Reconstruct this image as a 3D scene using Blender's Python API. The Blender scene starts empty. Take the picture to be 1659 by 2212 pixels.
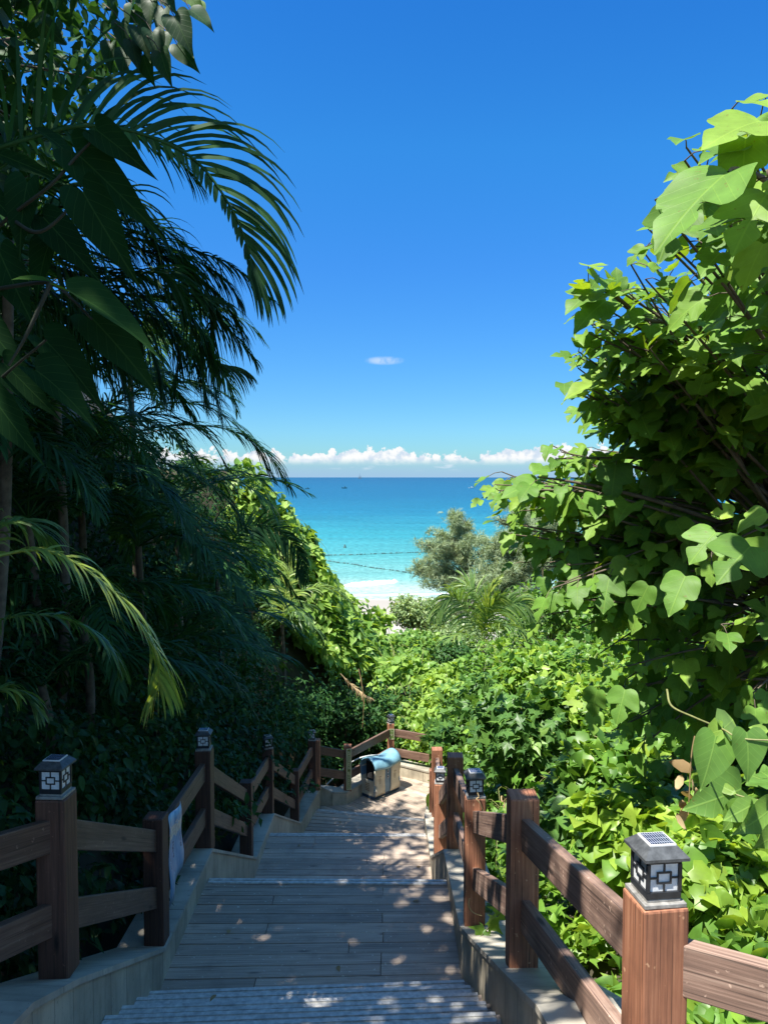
import bpy, bmesh, math, random
import numpy as np
from mathutils import Vector

# ------------------------------------------------------------------ camera, sky, sun, exposure
SC = bpy.context.scene
COL = SC.collection
FPX, CX, CY = 1660.0, 829.5, 1106.0            # focal length and centre in photo pixels (1659 x 2212)
TH = math.atan(75 / FPX)
cth, sth = math.cos(TH), math.sin(TH)
cam = bpy.data.cameras.new('camera')
cam.sensor_fit = 'VERTICAL'; cam.sensor_height = 36.0; cam.lens = 36.0 * FPX / 2212
cam.clip_start = 0.05; cam.clip_end = 200000
co = bpy.data.objects.new('camera', cam); COL.objects.link(co)
co.location = (0, 0, 0); co.rotation_euler = (math.pi / 2 - TH, 0, 0)
SC.camera = co

SUN = Vector((-1.22, -1.0, 3.3)).normalized()     # towards the sun
sl = bpy.data.lights.new('sun', 'SUN'); sl.energy = 5.0; sl.angle = math.radians(0.53); sl.color = (1.0, 0.955, 0.87)
so = bpy.data.objects.new('sun', sl); COL.objects.link(so)
so.rotation_euler = SUN.to_track_quat('Z', 'Y').to_euler(); so.location = (-20, -20, 40)

W = bpy.data.worlds.new('World'); SC.world = W; W.use_nodes = True
SC.view_settings.view_transform = 'Standard'; SC.view_settings.look = 'None'
SC.view_settings.exposure = 1.2; SC.view_settings.gamma = 1.0

class NT:
    """tiny node-graph helper"""
    def __init__(s, tree): s.t = tree; s.n = tree.nodes; s.l = tree.links
    def new(s, kind, **kw):
        n = s.n.new(kind)
        for k, v in kw.items(): setattr(n, k, v)
        return n
    def put(s, sock, v):
        if isinstance(v, bpy.types.NodeSocket): s.l.new(v, sock)
        elif v is not None:
            if sock.type == 'RGBA' and hasattr(v, '__len__') and len(v) == 3: v = (*v, 1)
            sock.default_value = v
    def math(s, op, a, b=None, c=None, clamp=False):
        n = s.new('ShaderNodeMath', operation=op); n.use_clamp = clamp
        for i, v in enumerate((a, b, c)):
            if v is not None: s.put(n.inputs[i], v)
        return n.outputs[0]
    def mix(s, f, a, b, blend='MIX'):
        n = s.new('ShaderNodeMix', data_type='RGBA', blend_type=blend); n.clamp_factor = True
        s.put(n.inputs[0], f); s.put(n.inputs[6], a); s.put(n.inputs[7], b)
        return n.outputs[2]
    def ramp(s, f, pts, interp='LINEAR'):
        n = s.new('ShaderNodeValToRGB'); cr = n.color_ramp; cr.interpolation = interp
        while len(cr.elements) < len(pts): cr.elements.new(0.5)
        for e, (p, c) in zip(cr.elements, pts):
            e.position = p; e.color = (*c, 1) if hasattr(c, '__len__') else (c, c, c, 1)
        s.put(n.inputs[0], f); return n.outputs[0]
    def smooth(s, v, a, b):
        n = s.new('ShaderNodeMapRange', interpolation_type='SMOOTHSTEP'); s.put(n.inputs[0], v)
        n.inputs[1].default_value = a; n.inputs[2].default_value = b; return n.outputs[0]
    def noise(s, vec, scale, detail=3, rough=0.5, dim='3D'):
        n = s.new('ShaderNodeTexNoise', noise_dimensions=dim); s.put(n.inputs['Vector'], vec)
        n.inputs['Scale'].default_value = scale; n.inputs['Detail'].default_value = detail
        n.inputs['Roughness'].default_value = rough; return n.outputs[0]
    def xyz(s, v):
        n = s.new('ShaderNodeSeparateXYZ'); s.put(n.inputs[0], v); return n.outputs
    def comb(s, x, y, z):
        n = s.new('ShaderNodeCombineXYZ')
        for i, v in enumerate((x, y, z)): s.put(n.inputs[i], v)
        return n.outputs[0]
    def attr(s, name, out='Fac'):
        n = s.new('ShaderNodeAttribute', attribute_name=name); return n.outputs[out]
    def bump(s, h, strength, dist):
        n = s.new('ShaderNodeBump'); s.put(n.inputs['Height'], h)
        n.inputs['Strength'].default_value = strength; n.inputs['Distance'].default_value = dist; return n.outputs[0]

# sky: Nishita, then a row of cumulus low over the horizon and one wisp
w = NT(W.node_tree); w.n.clear()
sky = w.new('ShaderNodeTexSky', sky_type='NISHITA'); sky.sun_disc = False
sky.sun_elevation = math.asin(SUN.z); sky.sun_rotation = math.atan2(SUN.x, SUN.y)
sky.air_density = 1.0; sky.dust_density = 0.3; sky.ozone_density = 3.0; sky.altitude = 10
hs = w.new('ShaderNodeHueSaturation'); hs.inputs['Saturation'].default_value = 1.28; hs.inputs['Value'].default_value = 1.0
w.put(hs.inputs['Color'], sky.outputs[0])
tc = w.new('ShaderNodeTexCoord')
dx, dy, dz = w.xyz(tc.outputs['Generated'])
az = w.math('DIVIDE', dx, w.math('MAXIMUM', dy, 0.05))
el = w.math('DIVIDE', dz, w.math('MAXIMUM', dy, 0.05))
skyc = w.mix(1.0, hs.outputs[0], w.ramp(w.math('MULTIPLY', el, 0.5), [(0, (.27, .48, .67)), (.05, (.27, .5, .69)), (.135, (.29, .585, .83)), (.21, (.30, .72, .92)), (.30, (.27, .69, .96)), (.34, (.30, .70, .96)), (.75, (1.35, 1.25, 1.1))]), 'MULTIPLY')
p2 = w.comb(az, el, 0.0)
big = w.noise(w.comb(az, 0.37, 0.0), 13.0, 2, 0.5)
puff = w.noise(p2, 62.0, 6, 0.58)
top = w.math('ADD', w.math('MULTIPLY', w.math('SUBTRACT', big, 0.45), 0.062), 0.031)
top = w.math('ADD', top, w.math('MULTIPLY', w.math('SUBTRACT', puff, 0.5), 0.05))
m1 = w.smooth(w.math('SUBTRACT', top, el), 0.0, 0.0035)
m2 = w.smooth(el, 0.014, 0.026)
cm = w.math('MULTIPLY', w.math('MULTIPLY', m1, m2), w.smooth(dy, 0.05, 0.2))
puff2 = w.noise(w.comb(w.math('ADD', az, 0.006), w.math('ADD', el, -0.006), 0.0), 62.0, 6, 0.58)
shade = w.smooth(w.math('SUBTRACT', puff, puff2), -0.16, 0.10)
ccol = w.mix(shade, (2.9, 3.35, 3.95), (4.4, 4.4, 4.4))
skyc = w.mix(w.math('MULTIPLY', w.smooth(el, 0.034, -0.004), 0.8), skyc, (1.6, 2.5, 3.8))
skyc = w.mix(w.math('MULTIPLY', cm, 0.97), skyc, ccol)
str_ = w.noise(w.comb(w.math('MULTIPLY', az, 0.25), el, 0.3), 110.0, 3, 0.5)
sm = w.math('MULTIPLY', w.smooth(str_, 0.56, 0.7), w.math('MULTIPLY', w.smooth(el, 0.006, 0.014), w.smooth(el, 0.034, 0.02)))
skyc = w.mix(w.math('MULTIPLY', sm, 0.6), skyc, (3.2, 3.7, 4.2))
wx = w.math('MULTIPLY', w.math('SUBTRACT', az, 0.001), 24.0); wz = w.math('MULTIPLY', w.math('SUBTRACT', el, 0.1505), 110.0)
r2 = w.math('ADD', w.math('MULTIPLY', wx, wx), w.math('MULTIPLY', wz, wz))
wm = w.math('MULTIPLY', w.smooth(r2, 0.5, 0.0), w.smooth(w.noise(p2, 45.0, 4, 0.6), 0.35, 0.65))
skyc = w.mix(w.math('MULTIPLY', wm, 0.55), skyc, (3.6, 4.0, 4.4))
bg = w.new('ShaderNodeBackground'); bg.inputs[1].default_value = 0.1; w.put(bg.inputs[0], skyc)
wo = w.new('ShaderNodeOutputWorld'); w.l.new(bg.outputs[0], wo.inputs[0])

# ------------------------------------------------------------------ helpers
RNG = np.random.default_rng(7)
random.seed(7)

def ray(px, py):
    u = (px - CX) / FPX; v = (CY - py) / FPX; d = cth + v * sth
    return u / d, (-sth + v * cth) / d
def at(px, py, Y):
    a, b = ray(px, py); return np.array((a * Y, Y, b * Y))

def tag(o, label=None, cat=None, group=None, kind=None):
    for k, v in (('label', label), ('category', cat), ('group', group), ('kind', kind)):
        if v: o[k] = v
    return o
def empty(name, loc, label, cat, group=None):
    o = bpy.data.objects.new(name, None); COL.objects.link(o); o.location = loc; o.empty_display_size = 0.1
    return tag(o, label, cat, group)
def link(name, me, mat, parent=None, bevel=0, smooth=False):
    o = bpy.data.objects.new(name, me); COL.objects.link(o)
    if mat: me.materials.append(mat)
    if parent:
        o.parent = parent
        if parent.type == 'EMPTY': o.matrix_parent_inverse.translation = -parent.location
    if bevel:
        b = o.modifiers.new('bevel', 'BEVEL'); b.width = bevel; b.segments = 2; b.limit_method = 'ANGLE'
    if smooth: me.polygons.foreach_set('use_smooth', [True] * len(me.polygons))
    return o

class MB:
    """collects faces with uv (u across, v along the grain, in metres) and a per-face tint"""
    def __init__(s): s.v = []; s.f = []; s.uv = []; s.t = []
    def face(s, pts, uv=None, tint=0.5):
        i = len(s.v); s.v += [tuple(p) for p in pts]; s.f.append(tuple(range(i, i + len(pts))))
        s.uv += uv or [(0, 0)] * len(pts); s.t.append(tint)
    def box(s, c, ax, ay, az, tint=0.5, grain=None):
        """oriented box: centre and three half vectors; grain runs along the longest axis"""
        c, ax, ay, az = (np.array(q, float) for q in (c, ax, ay, az))
        ax3 = [ax, ay, az]; ln = [np.linalg.norm(a) for a in ax3]
        g = int(np.argmax(ln)) if grain is None else grain
        off = RNG.random(2) * 20
        i0 = len(s.v)
        for sx in (-1, 1):
            for sy in (-1, 1):
                for sz in (-1, 1): s.v.append(tuple(c + sx * ax + sy * ay + sz * az))
        lc = [(sx, sy, sz) for sx in (-1, 1) for sy in (-1, 1) for sz in (-1, 1)]
        for q, nax in (((0, 1, 3, 2), 0), ((4, 6, 7, 5), 0), ((0, 4, 5, 1), 1), ((2, 3, 7, 6), 1), ((0, 2, 6, 4), 2), ((1, 5, 7, 3), 2)):
            s.f.append(tuple(i0 + k for k in q)); s.t.append(tint)
            oth = [k for k in range(3) if k != nax]
            if g in oth: oth.remove(g); a_u, a_v = oth[0], g
            else: a_u, a_v = oth
            for k in q: s.uv.append((lc[k][a_u] * ln[a_u] + off[0] + nax * 3, lc[k][a_v] * ln[a_v] + off[1]))
    def beam(s, p, q, h, th, tint=0.5):
        """board from p to q standing on edge (vertical height h, thickness th); p, q at mid height"""
        p, q = np.array(p, float), np.array(q, float); d = (q - p) / 2
        n = np.array((-d[1], d[0], 0)); n = n / np.linalg.norm(n) * th / 2
        s.box((p + q) / 2, d, n, (0, 0, h / 2), tint, 0)
    def mesh(s, name):
        me = bpy.data.meshes.new(name); me.from_pydata(s.v, [], s.f)
        u = me.uv_layers.new(name='UVMap'); u.data.foreach_set('uv', np.array(s.uv, np.float32).ravel())
        a = me.attributes.new('tint', 'FLOAT', 'FACE'); a.data.foreach_set('value', np.array(s.t, np.float32))
        return me
    def build(s, name, mat, parent=None, bevel=0, smooth=False):
        me = s.mesh(name)
        if smooth:
            bm = bmesh.new(); bm.from_mesh(me); bmesh.ops.remove_doubles(bm, verts=bm.verts, dist=1e-4); bm.to_mesh(me); bm.free()
        return link(name, me, mat, parent, bevel, smooth)

def npmesh(name, V, T, tint=None, uv=None, smooth=False):
    """V (n,3), T (m,3) triangles; tint per vertex; uv per vertex"""
    me = bpy.data.meshes.new(name); n, m = len(V), len(T)
    me.vertices.add(n); me.vertices.foreach_set('co', np.asarray(V, np.float32).ravel())
    me.loops.add(m * 3); me.loops.foreach_set('vertex_index', np.asarray(T, np.int32).ravel())
    me.polygons.add(m); me.polygons.foreach_set('loop_start', np.arange(0, m * 3, 3, dtype=np.int32))
    if smooth: me.polygons.foreach_set('use_smooth', np.ones(m, bool))
    if tint is not None:
        a = me.attributes.new('tint', 'FLOAT', 'POINT'); a.data.foreach_set('value', np.asarray(tint, np.float32))
    if uv is not None:
        u = me.uv_layers.new(name='UVMap'); u.data.foreach_set('uv', np.asarray(uv, np.float32)[np.asarray(T).ravel()].ravel())
    me.update(calc_edges=True); return me

def norm(a): return a / np.maximum(np.linalg.norm(a, axis=-1, keepdims=True), 1e-9)

def catmull(P, n):
    P = np.array(P, float); P = np.vstack([2 * P[0] - P[1], P, 2 * P[-1] - P[-2]])
    out = []; segs = len(P) - 3
    for t in np.linspace(0, segs - 1e-6, n):
        i = int(t); f = t - i; a, b, c, d = P[i:i + 4]
        out.append(0.5 * (2 * b + (c - a) * f + (2 * a - 5 * b + 4 * c - d) * f * f + (3 * b - a - 3 * c + d) * f ** 3))
    return np.array(out)

class TM:
    """collects triangle soups"""
    def __init__(s): s.V = []; s.T = []; s.t = []; s.uv = []; s.n = 0
    def add(s, V, T, tint, uv):
        s.V.append(V); s.T.append(np.asarray(T) + s.n); s.n += len(V)
        s.t.append(np.broadcast_to(tint, (len(V),))); s.uv.append(uv)
    def tube(s, P, r0, r1, k=6, tint=0.5):
        P = np.asarray(P, float); n = len(P); d = norm(np.gradient(P, axis=0))
        ref = np.array((0.31, 0.2, 0.93)); a = norm(np.cross(d, ref)); b = np.cross(d, a)
        ang = np.linspace(0, 2 * np.pi, k, endpoint=False); r = np.linspace(r0, r1, n)[:, None, None]
        V = (P[:, None] + r * (np.cos(ang)[None, :, None] * a[:, None] + np.sin(ang)[None, :, None] * b[:, None])).reshape(-1, 3)
        T = []
        for i in range(n - 1):
            for j in range(k):
                A, B = i * k + j, i * k + (j + 1) % k; T += [(A, B, B + k), (A, B + k, A + k)]
        ln = np.concatenate([[0], np.cumsum(np.linalg.norm(np.diff(P, axis=0), axis=1))])
        uv = np.stack([np.tile(ang * r0, n), np.repeat(ln, k)], 1)
        s.add(V, T, tint, uv)
    def build(s, name, mat, parent=None, smooth=False):
        if not s.V: return None
        return link(name, npmesh(name, np.vstack(s.V), np.vstack(s.T), np.concatenate(s.t), np.vstack(s.uv), smooth), mat, parent)

# ------------------------------------------------------------------ leaf shapes (y along the leaf, x across, z normal)
def strip_leaf(mid, right, left=None, fold=0.22, droop=0.25, wav=0.0):
    left = left or right; V = []; UV = []; T = []
    def z(x, y): return fold * abs(x) - droop * max(y, 0) ** 2 + wav * math.sin(9 * y + 2 * x) * abs(x)
    for m in mid: V.append((0, m, z(0, m))); UV.append((0, m))
    n = len(mid)
    for sgn, edge in ((1, right), (-1, left)):
        b = len(V)
        for (y, x) in edge: V.append((sgn * x, y, z(x, y))); UV.append((sgn * x, y))
        for i in range(n - 1):
            q = [(i, b + i, b + i + 1), (i, b + i + 1, i + 1)]
            if sgn < 0: q = [(c, bb, a) for a, bb, c in q]
            T += q
    return np.array(V), np.array(T), np.array(UV)
HEART = strip_leaf([0, .02, .08, .18, .36, .58, .8, 1.0], [(0, 0), (-.1, .16), (-.09, .34), (.08, .47), (.32, .46), (.58, .31), (.8, .12), (1, 0)], wav=.03)
def dense(pts, k, jag=0.0):
    Q = catmull(np.array([(a, b, 0) for a, b in pts]), (len(pts) - 1) * k + 1); Q[0] = (*pts[0], 0); Q[-1] = (*pts[-1], 0)
    if jag: Q[1:-1:2, 1] += jag
    return [(a, max(b, 0)) for a, b, _ in Q]
def densem(mid, k): return list(np.interp(np.linspace(0, len(mid) - 1, (len(mid) - 1) * k + 1), np.arange(len(mid)), mid))
HEART_H = strip_leaf(densem([0, .02, .08, .18, .36, .58, .8, 1.0], 3), dense([(0, 0), (-.1, .16), (-.09, .34), (.08, .47), (.32, .46), (.58, .31), (.8, .12), (1, 0)], 3), wav=.05)
HEART_S = strip_leaf([0, .05, .3, .65, 1.0], [(0, 0), (-.1, .3), (.2, .48), (.6, .32), (1, 0)])
OVATE = strip_leaf([0, .2, .5, .8, 1.0], [(0, 0), (.18, .2), (.48, .27), (.78, .15), (1, 0)], wav=.04)
LEAF3 = strip_leaf([0, .4, 1.0], [(0, 0), (.4, .27), (1, 0)], fold=.3)
mr = [(0, 0), (-.07, .16), (-.03, .34), (.13, .46), (.30, .53), (.52, .58), (.54, .42), (.46, .22), (.47, .12), (.55, .13), (.67, .27), (.78, .25), (.9, .1), (1, 0)]
ml = [(0, 0), (-.07, .16), (-.04, .32), (.1, .43), (.22, .47), (.38, .48), (.48, .47), (.53, .38), (.53, .27), (.58, .24), (.68, .27), (.78, .22), (.9, .09), (1, 0)]
mm = [0, .01, .05, .12, .22, .34, .4, .45, .5, .56, .66, .78, .9, 1.0]
mm, mr, ml = densem(mm, 2), dense(mr, 2, .008), dense(ml, 2, .008)
MULB1 = strip_leaf(mm, mr, ml, fold=.16, droop=.22, wav=.10)
MULB2 = strip_leaf(mm, ml, mr, fold=.16, droop=.22, wav=.06)
MULB3 = strip_leaf(mm, ml, ml, fold=.2, droop=.35, wav=.12)
MULB4 = strip_leaf(mm, mr, mr, fold=.14, droop=.2, wav=.06)
def palmate(angs, lens):
    V = [(0, 0, 0)]; UV = [(0, 0)]; T = []
    k = len(angs)
    for i, (a, l) in enumerate(zip(angs, lens)):
        a = math.radians(a)
        for da, q in ((-.2, .62), (0, 1.0), (.2, .62)):
            x, y = math.sin(a + da) * l * q, math.cos(a + da) * l * q
            V.append((x, y, -.12 * q * q + .05 * abs(x))); UV.append((x, y))
        b = 1 + 3 * i; T += [(0, b + 1, b), (0, b + 2, b + 1)]
        if i: T.append((0, b, b - 1))
    return np.array(V), np.array(T), np.array(UV)
IVY = palmate([-118, -58, 0, 58, 118], [.42, .72, .95, .72, .42])

def leaves(tm, proto, pos, tip, nrm, size, tint, wm=1.0):
    """copies of a leaf shape at pos, pointing along tip, upper side towards nrm"""
    V, T, UV = proto; N = len(pos); n = len(V)
    y = norm(np.asarray(tip, float)); z = np.asarray(nrm, float); z = norm(z - (z * y).sum(1, keepdims=True) * y); x = np.cross(y, z)
    size = np.broadcast_to(size, (N,)); s = size[:, None, None]
    # each leaf gets its own curl and width
    k = RNG.uniform(.5, 1.6, N)[:, None, None]; wd = wm * RNG.uniform(.82, 1.12, N)[:, None, None]
    P = pos[:, None] + s * (V[None, :, :1] * x[:, None] * wd + V[None, :, 1:2] * y[:, None] + V[None, :, 2:] * z[:, None] * k)
    TT = (T[None] + (np.arange(N) * n)[:, None, None]).reshape(-1, 3)
    tm.add(P.reshape(-1, 3), TT, np.repeat(np.broadcast_to(tint, (N,)), n), np.tile(UV, (N, 1)))

def rdir(n): return norm(RNG.normal(size=(n, 3)))

def fnoise(P, sc, seed=0):
    """cheap smooth noise in about -1..1"""
    r = np.random.default_rng(seed); o = np.zeros(len(P))
    for k in range(5):
        d = r.normal(size=3); ph = r.random() * 6.28; o += np.sin(P @ d * sc * (1 + .45 * k) + ph) / (1 + .35 * k)
    return o / 2.2

def patch_points(rows, n, lump=0.3, seed=1, lumpsc=2.2, bias=1.0):
    """random points on a smooth surface through a grid of (px,py,Y); returns pos and normal"""
    G = np.array([[at(*p) for p in r] for r in rows])
    R, C = G.shape[:2]; K = 34
    A = np.array([catmull(G[i], K) for i in range(R)]); B = np.array([catmull(A[:, j], K) for j in range(K)]).transpose(1, 0, 2)
    du = np.gradient(B, axis=1); dv = np.gradient(B, axis=0); nn = np.cross(du, dv); area = np.linalg.norm(nn, axis=2)
    nn = norm(nn); flip = (nn * (-B)).sum(2) < 0; nn[flip] *= -1
    # more leaves per square metre close to the camera
    wgt = (area / np.linalg.norm(B, axis=2) ** bias)[:-1, :-1].ravel(); wgt /= wgt.sum()
    idx = RNG.choice(len(wgt), n, p=wgt); i, j = np.divmod(idx, K - 1); f, g = RNG.random((2, n))
    def lerp(M): return (M[i, j] * ((1 - f) * (1 - g))[:, None] + M[i + 1, j] * (f * (1 - g))[:, None] + M[i, j + 1] * ((1 - f) * g)[:, None] + M[i + 1, j + 1] * (f * g)[:, None])
    P, Nn = lerp(B), norm(lerp(nn))
    P = P + Nn * (lump * fnoise(P, lumpsc, seed))[:, None]
    return P, Nn, B, nn

# ------------------------------------------------------------------ materials
def mat(name):
    m = bpy.data.materials.new(name); m.use_nodes = True; t = NT(m.node_tree)
    return m, t, t.n['Principled BSDF']
def uvn(t): return t.new('ShaderNodeUVMap', uv_map='UVMap').outputs[0]
def posn(t): return t.new('ShaderNodeNewGeometry').outputs['Position']

def wood(name, dark, mid, light, rough=0.62, dirt=0.5):
    m, t, p = mat(name); u, v, _ = t.xyz(uvn(t)); tn = t.attr('tint')
    g = t.noise(t.comb(t.math('MULTIPLY', u, 90), t.math('MULTIPLY', v, 2.4), 0), 1.0, 5, .62)
    g2 = t.noise(t.comb(t.math('MULTIPLY', u, 22), t.math('MULTIPLY', v, 1.0), 3.3), 1.0, 2, .5)
    c = t.ramp(t.math('ADD', t.math('MULTIPLY', g, .65), t.math('MULTIPLY', g2, .35)), [(.28, dark), (.5, mid), (.75, light)])
    c = t.mix(1.0, c, t.ramp(tn, [(0, .55), (1, 1.35)]), 'MULTIPLY')
    pz = posn(t)
    st = t.smooth(t.noise(pz, 5.0, 5, .6), .5, .72); c = t.mix(t.math('MULTIPLY', st, dirt), c, tuple(x * .45 for x in mid))
    ck = t.smooth(t.noise(t.comb(t.math('MULTIPLY', u, 120), t.math('MULTIPLY', v, 1.3), 7), 1.0, 2, .5), .60, .67); c = t.mix(t.math('MULTIPLY', ck, .7), c, tuple(x * .5 for x in dark))
    kn = t.new('ShaderNodeTexVoronoi'); t.put(kn.inputs['Vector'], t.comb(t.math('MULTIPLY', u, 9), t.math('MULTIPLY', v, 2.2), 0)); kn.inputs['Scale'].default_value = 1.0
    c = t.mix(t.smooth(kn.outputs['Distance'], .16, .05), c, tuple(x * .5 for x in dark))
    fl = t.smooth(t.noise(pz, 38.0, 2, .5), .68, .74); c = t.mix(t.math('MULTIPLY', fl, .35), c, tuple(min(1, x * 2.2) for x in light))
    t.put(p.inputs['Base Color'], c); p.inputs['Roughness'].default_value = rough
    t.put(p.inputs['Normal'], t.bump(g, .35, .004)); return m

def stone(name, base, joint=0.30):
    m, t, p = mat(name); u, v, _ = t.xyz(uvn(t)); pz = posn(t)
    n1 = t.noise(pz, 3.0, 5, .6); n2 = t.noise(t.comb(t.math('MULTIPLY', u, 14), t.math('MULTIPLY', v, 2), 1), 1.0, 4, .6)
    c = t.ramp(n1, [(.3, tuple(x * .62 for x in base)), (.55, base), (.75, tuple(min(1, x * 1.2) for x in base))])
    c = t.mix(t.math('MULTIPLY', t.smooth(n2, .45, .8), .55), c, tuple(x * .4 for x in base))
    fr = t.math('FRACT', t.math('DIVIDE', u, joint)); j = t.math('LESS_THAN', fr, .006 / joint)
    tl = t.new('ShaderNodeTexWhiteNoise', noise_dimensions='1D'); t.put(tl.inputs['W'], t.math('FLOOR', t.math('DIVIDE', u, joint)))
    c = t.mix(1.0, c, t.ramp(tl.outputs[0], [(0, .82), (1, 1.1)]), 'MULTIPLY')
    c = t.mix(j, c, tuple(x * .22 for x in base))
    sp = t.smooth(t.noise(pz, 60.0, 2, .5), .66, .72); c = t.mix(t.math('MULTIPLY', sp, .4), c, (.05, .045, .04))
    t.put(p.inputs['Base Color'], c); p.inputs['Roughness'].default_value = .55
    t.put(p.inputs['Normal'], t.bump(t.math('SUBTRACT', n2, t.math('MULTIPLY', j, 2.0)), .25, .004)); return m

def plain(name, col, rough=.5, metal=0.0, var=.15, sc=20.0):
    m, t, p = mat(name); n = t.noise(posn(t), sc, 4, .6)
    c = t.ramp(n, [(.3, tuple(x * (1 - var) for x in col)), (.7, tuple(min(1, x * (1 + var)) for x in col))])
    t.put(p.inputs['Base Color'], c); p.inputs['Roughness'].default_value = rough; p.inputs['Metallic'].default_value = metal
    return m

def leafmat(name, a, b, c, trans=.4, rough=.45, vein=0.0, tcol=None, spec=.5, spots=0.0):
    """tint attribute runs a..b..c; veins drawn from the leaf's own uv"""
    m, t, p = mat(name); tn = t.attr('tint')
    col = t.ramp(tn, [(0.0, a), (.5, b), (1.0, c)])
    col = t.mix(1.0, col, t.ramp(t.noise(posn(t), 9.0, 3, .6), [(.3, .78), (.7, 1.18)]), 'MULTIPLY')
    if spots: col = t.mix(t.math('MULTIPLY', t.smooth(t.noise(posn(t), 46.0, 3, .6), .66, .70), spots), col, (.16, .10, .03))
    if vein:
        u, v, _ = t.xyz(uvn(t)); au = t.math('ABSOLUTE', u)
        s = t.math('FRACT', t.math('MULTIPLY', t.math('SUBTRACT', v, t.math('MULTIPLY', au, .75)), 7.0))
        sv = t.smooth(t.math('ABSOLUTE', t.math('SUBTRACT', s, .5)), .06, .01)
        mv = t.smooth(au, .022, .008); vv = t.math('MAXIMUM', mv, t.math('MULTIPLY', sv, .6))
        col = t.mix(t.math('MULTIPLY', vv, vein), col, tuple(min(1, x * 2.0 + .03) for x in c))
        t.put(p.inputs['Normal'], t.bump(vv, .25, .003))
    t.put(p.inputs['Base Color'], col); p.inputs['Roughness'].default_value = rough; p.inputs['Specular IOR Level'].default_value = spec
    if trans:
        tr = t.new('ShaderNodeBsdfTranslucent')
        t.put(tr.inputs[0], t.mix(1.0, col, tcol or (1.5, 1.35, .55), 'MULTIPLY'))
        ms = t.new('ShaderNodeMixShader'); ms.inputs[0].default_value = trans
        t.l.new(p.outputs[0], ms.inputs[1]); t.l.new(tr.outputs[0], ms.inputs[2]); t.l.new(ms.outputs[0], t.n['Material Output'].inputs[0])
    return m

M_DECK = wood('deck_boards', (.23, .18, .14), (.43, .34, .265), (.56, .46, .37), .6, .45)
M_POST = wood('shaded_post_timber', (.04, .018, .012), (.10, .044, .028), (.19, .09, .058), .6, .3)  # left posts: same wood, shade of that side put into the colour
M_POSTR = wood('sunlit_weathered_red_timber', (.08, .032, .02), (.34, .14, .075), (.58, .29, .165), .7, .5)  # lighter copy for the right posts, sunlight put into the timber colour
M_RAIL = wood('shaded_rail_timber', (.06, .034, .024), (.14, .08, .056), (.26, .17, .125), .6, .5)  # rail wood darkened to match the shaded left side
M_RAILR = wood('sunlit_weathered_grey_timber', (.08, .05, .04), (.23, .145, .11), (.44, .32, .25), .65, .6)  # paler copy for the right rails, with sunlight in its colour
M_WALL = stone('wall_tile', (.50, .44, .33), .30)
M_COPE = stone('coping_stone', (.48, .44, .36), .62)
M_NOSE = plain('ribbed_metal', (.56, .55, .52), .5, .2, .3, 30)
M_BLACK = plain('black_plastic', (.022, .024, .028), .42, 0, .3, 40)
M_ROOF = plain('dusty_black_roof', (.07, .075, .08), .5, 0, .45, 45)
M_MILK = plain('milky_pane', (.72, .74, .76), .35, 0, .12, 60)
M_METAL = plain('grey_plate', (.33, .32, .3), .5, .3, .4, 40)
M_BARK = plain('bark', (.11, .085, .06), .85, 0, .45, 14)
M_TWIG = plain('green_twig', (.19, .2, .07), .6, 0, .3, 20)
M_STRAW = leafmat('dry_frond', (.22, .13, .06), (.42, .29, .14), (.6, .46, .26), .2, .7)
M_SOIL = plain('soil', (.045, .04, .025), .95, 0, .5, 2.5)
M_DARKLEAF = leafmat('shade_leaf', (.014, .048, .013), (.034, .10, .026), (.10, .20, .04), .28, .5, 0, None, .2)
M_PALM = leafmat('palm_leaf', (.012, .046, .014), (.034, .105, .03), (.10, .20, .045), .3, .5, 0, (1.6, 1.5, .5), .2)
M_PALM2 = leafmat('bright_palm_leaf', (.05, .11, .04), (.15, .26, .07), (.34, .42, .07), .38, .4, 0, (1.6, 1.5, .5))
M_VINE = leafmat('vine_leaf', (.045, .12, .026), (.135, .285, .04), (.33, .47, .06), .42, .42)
M_HEART = leafmat('heart_vine_leaf', (.06, .15, .04), (.14, .28, .055), (.30, .45, .09), .4, .4, .16, None, .35, .5)
M_MULB = leafmat('mulberry_leaf', (.07, .16, .03), (.14, .28, .045), (.30, .43, .06), .36, .5, .10, (1.9, 1.6, .35), .25, .6)
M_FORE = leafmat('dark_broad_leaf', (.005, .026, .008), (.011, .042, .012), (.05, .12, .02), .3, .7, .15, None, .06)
M_TREE = leafmat('tree_leaf', (.010, .034, .015), (.022, .07, .02), (.12, .23, .03), .35, .5, .1, None, .25)
M_CAS = leafmat('casuarina_needles', (.15, .225, .12), (.26, .345, .19), (.40, .46, .27), .25, .7)
M_SAGE = leafmat('sage_leaf', (.11, .18, .07), (.2, .3, .11), (.34, .43, .17), .35, .4)

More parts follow.
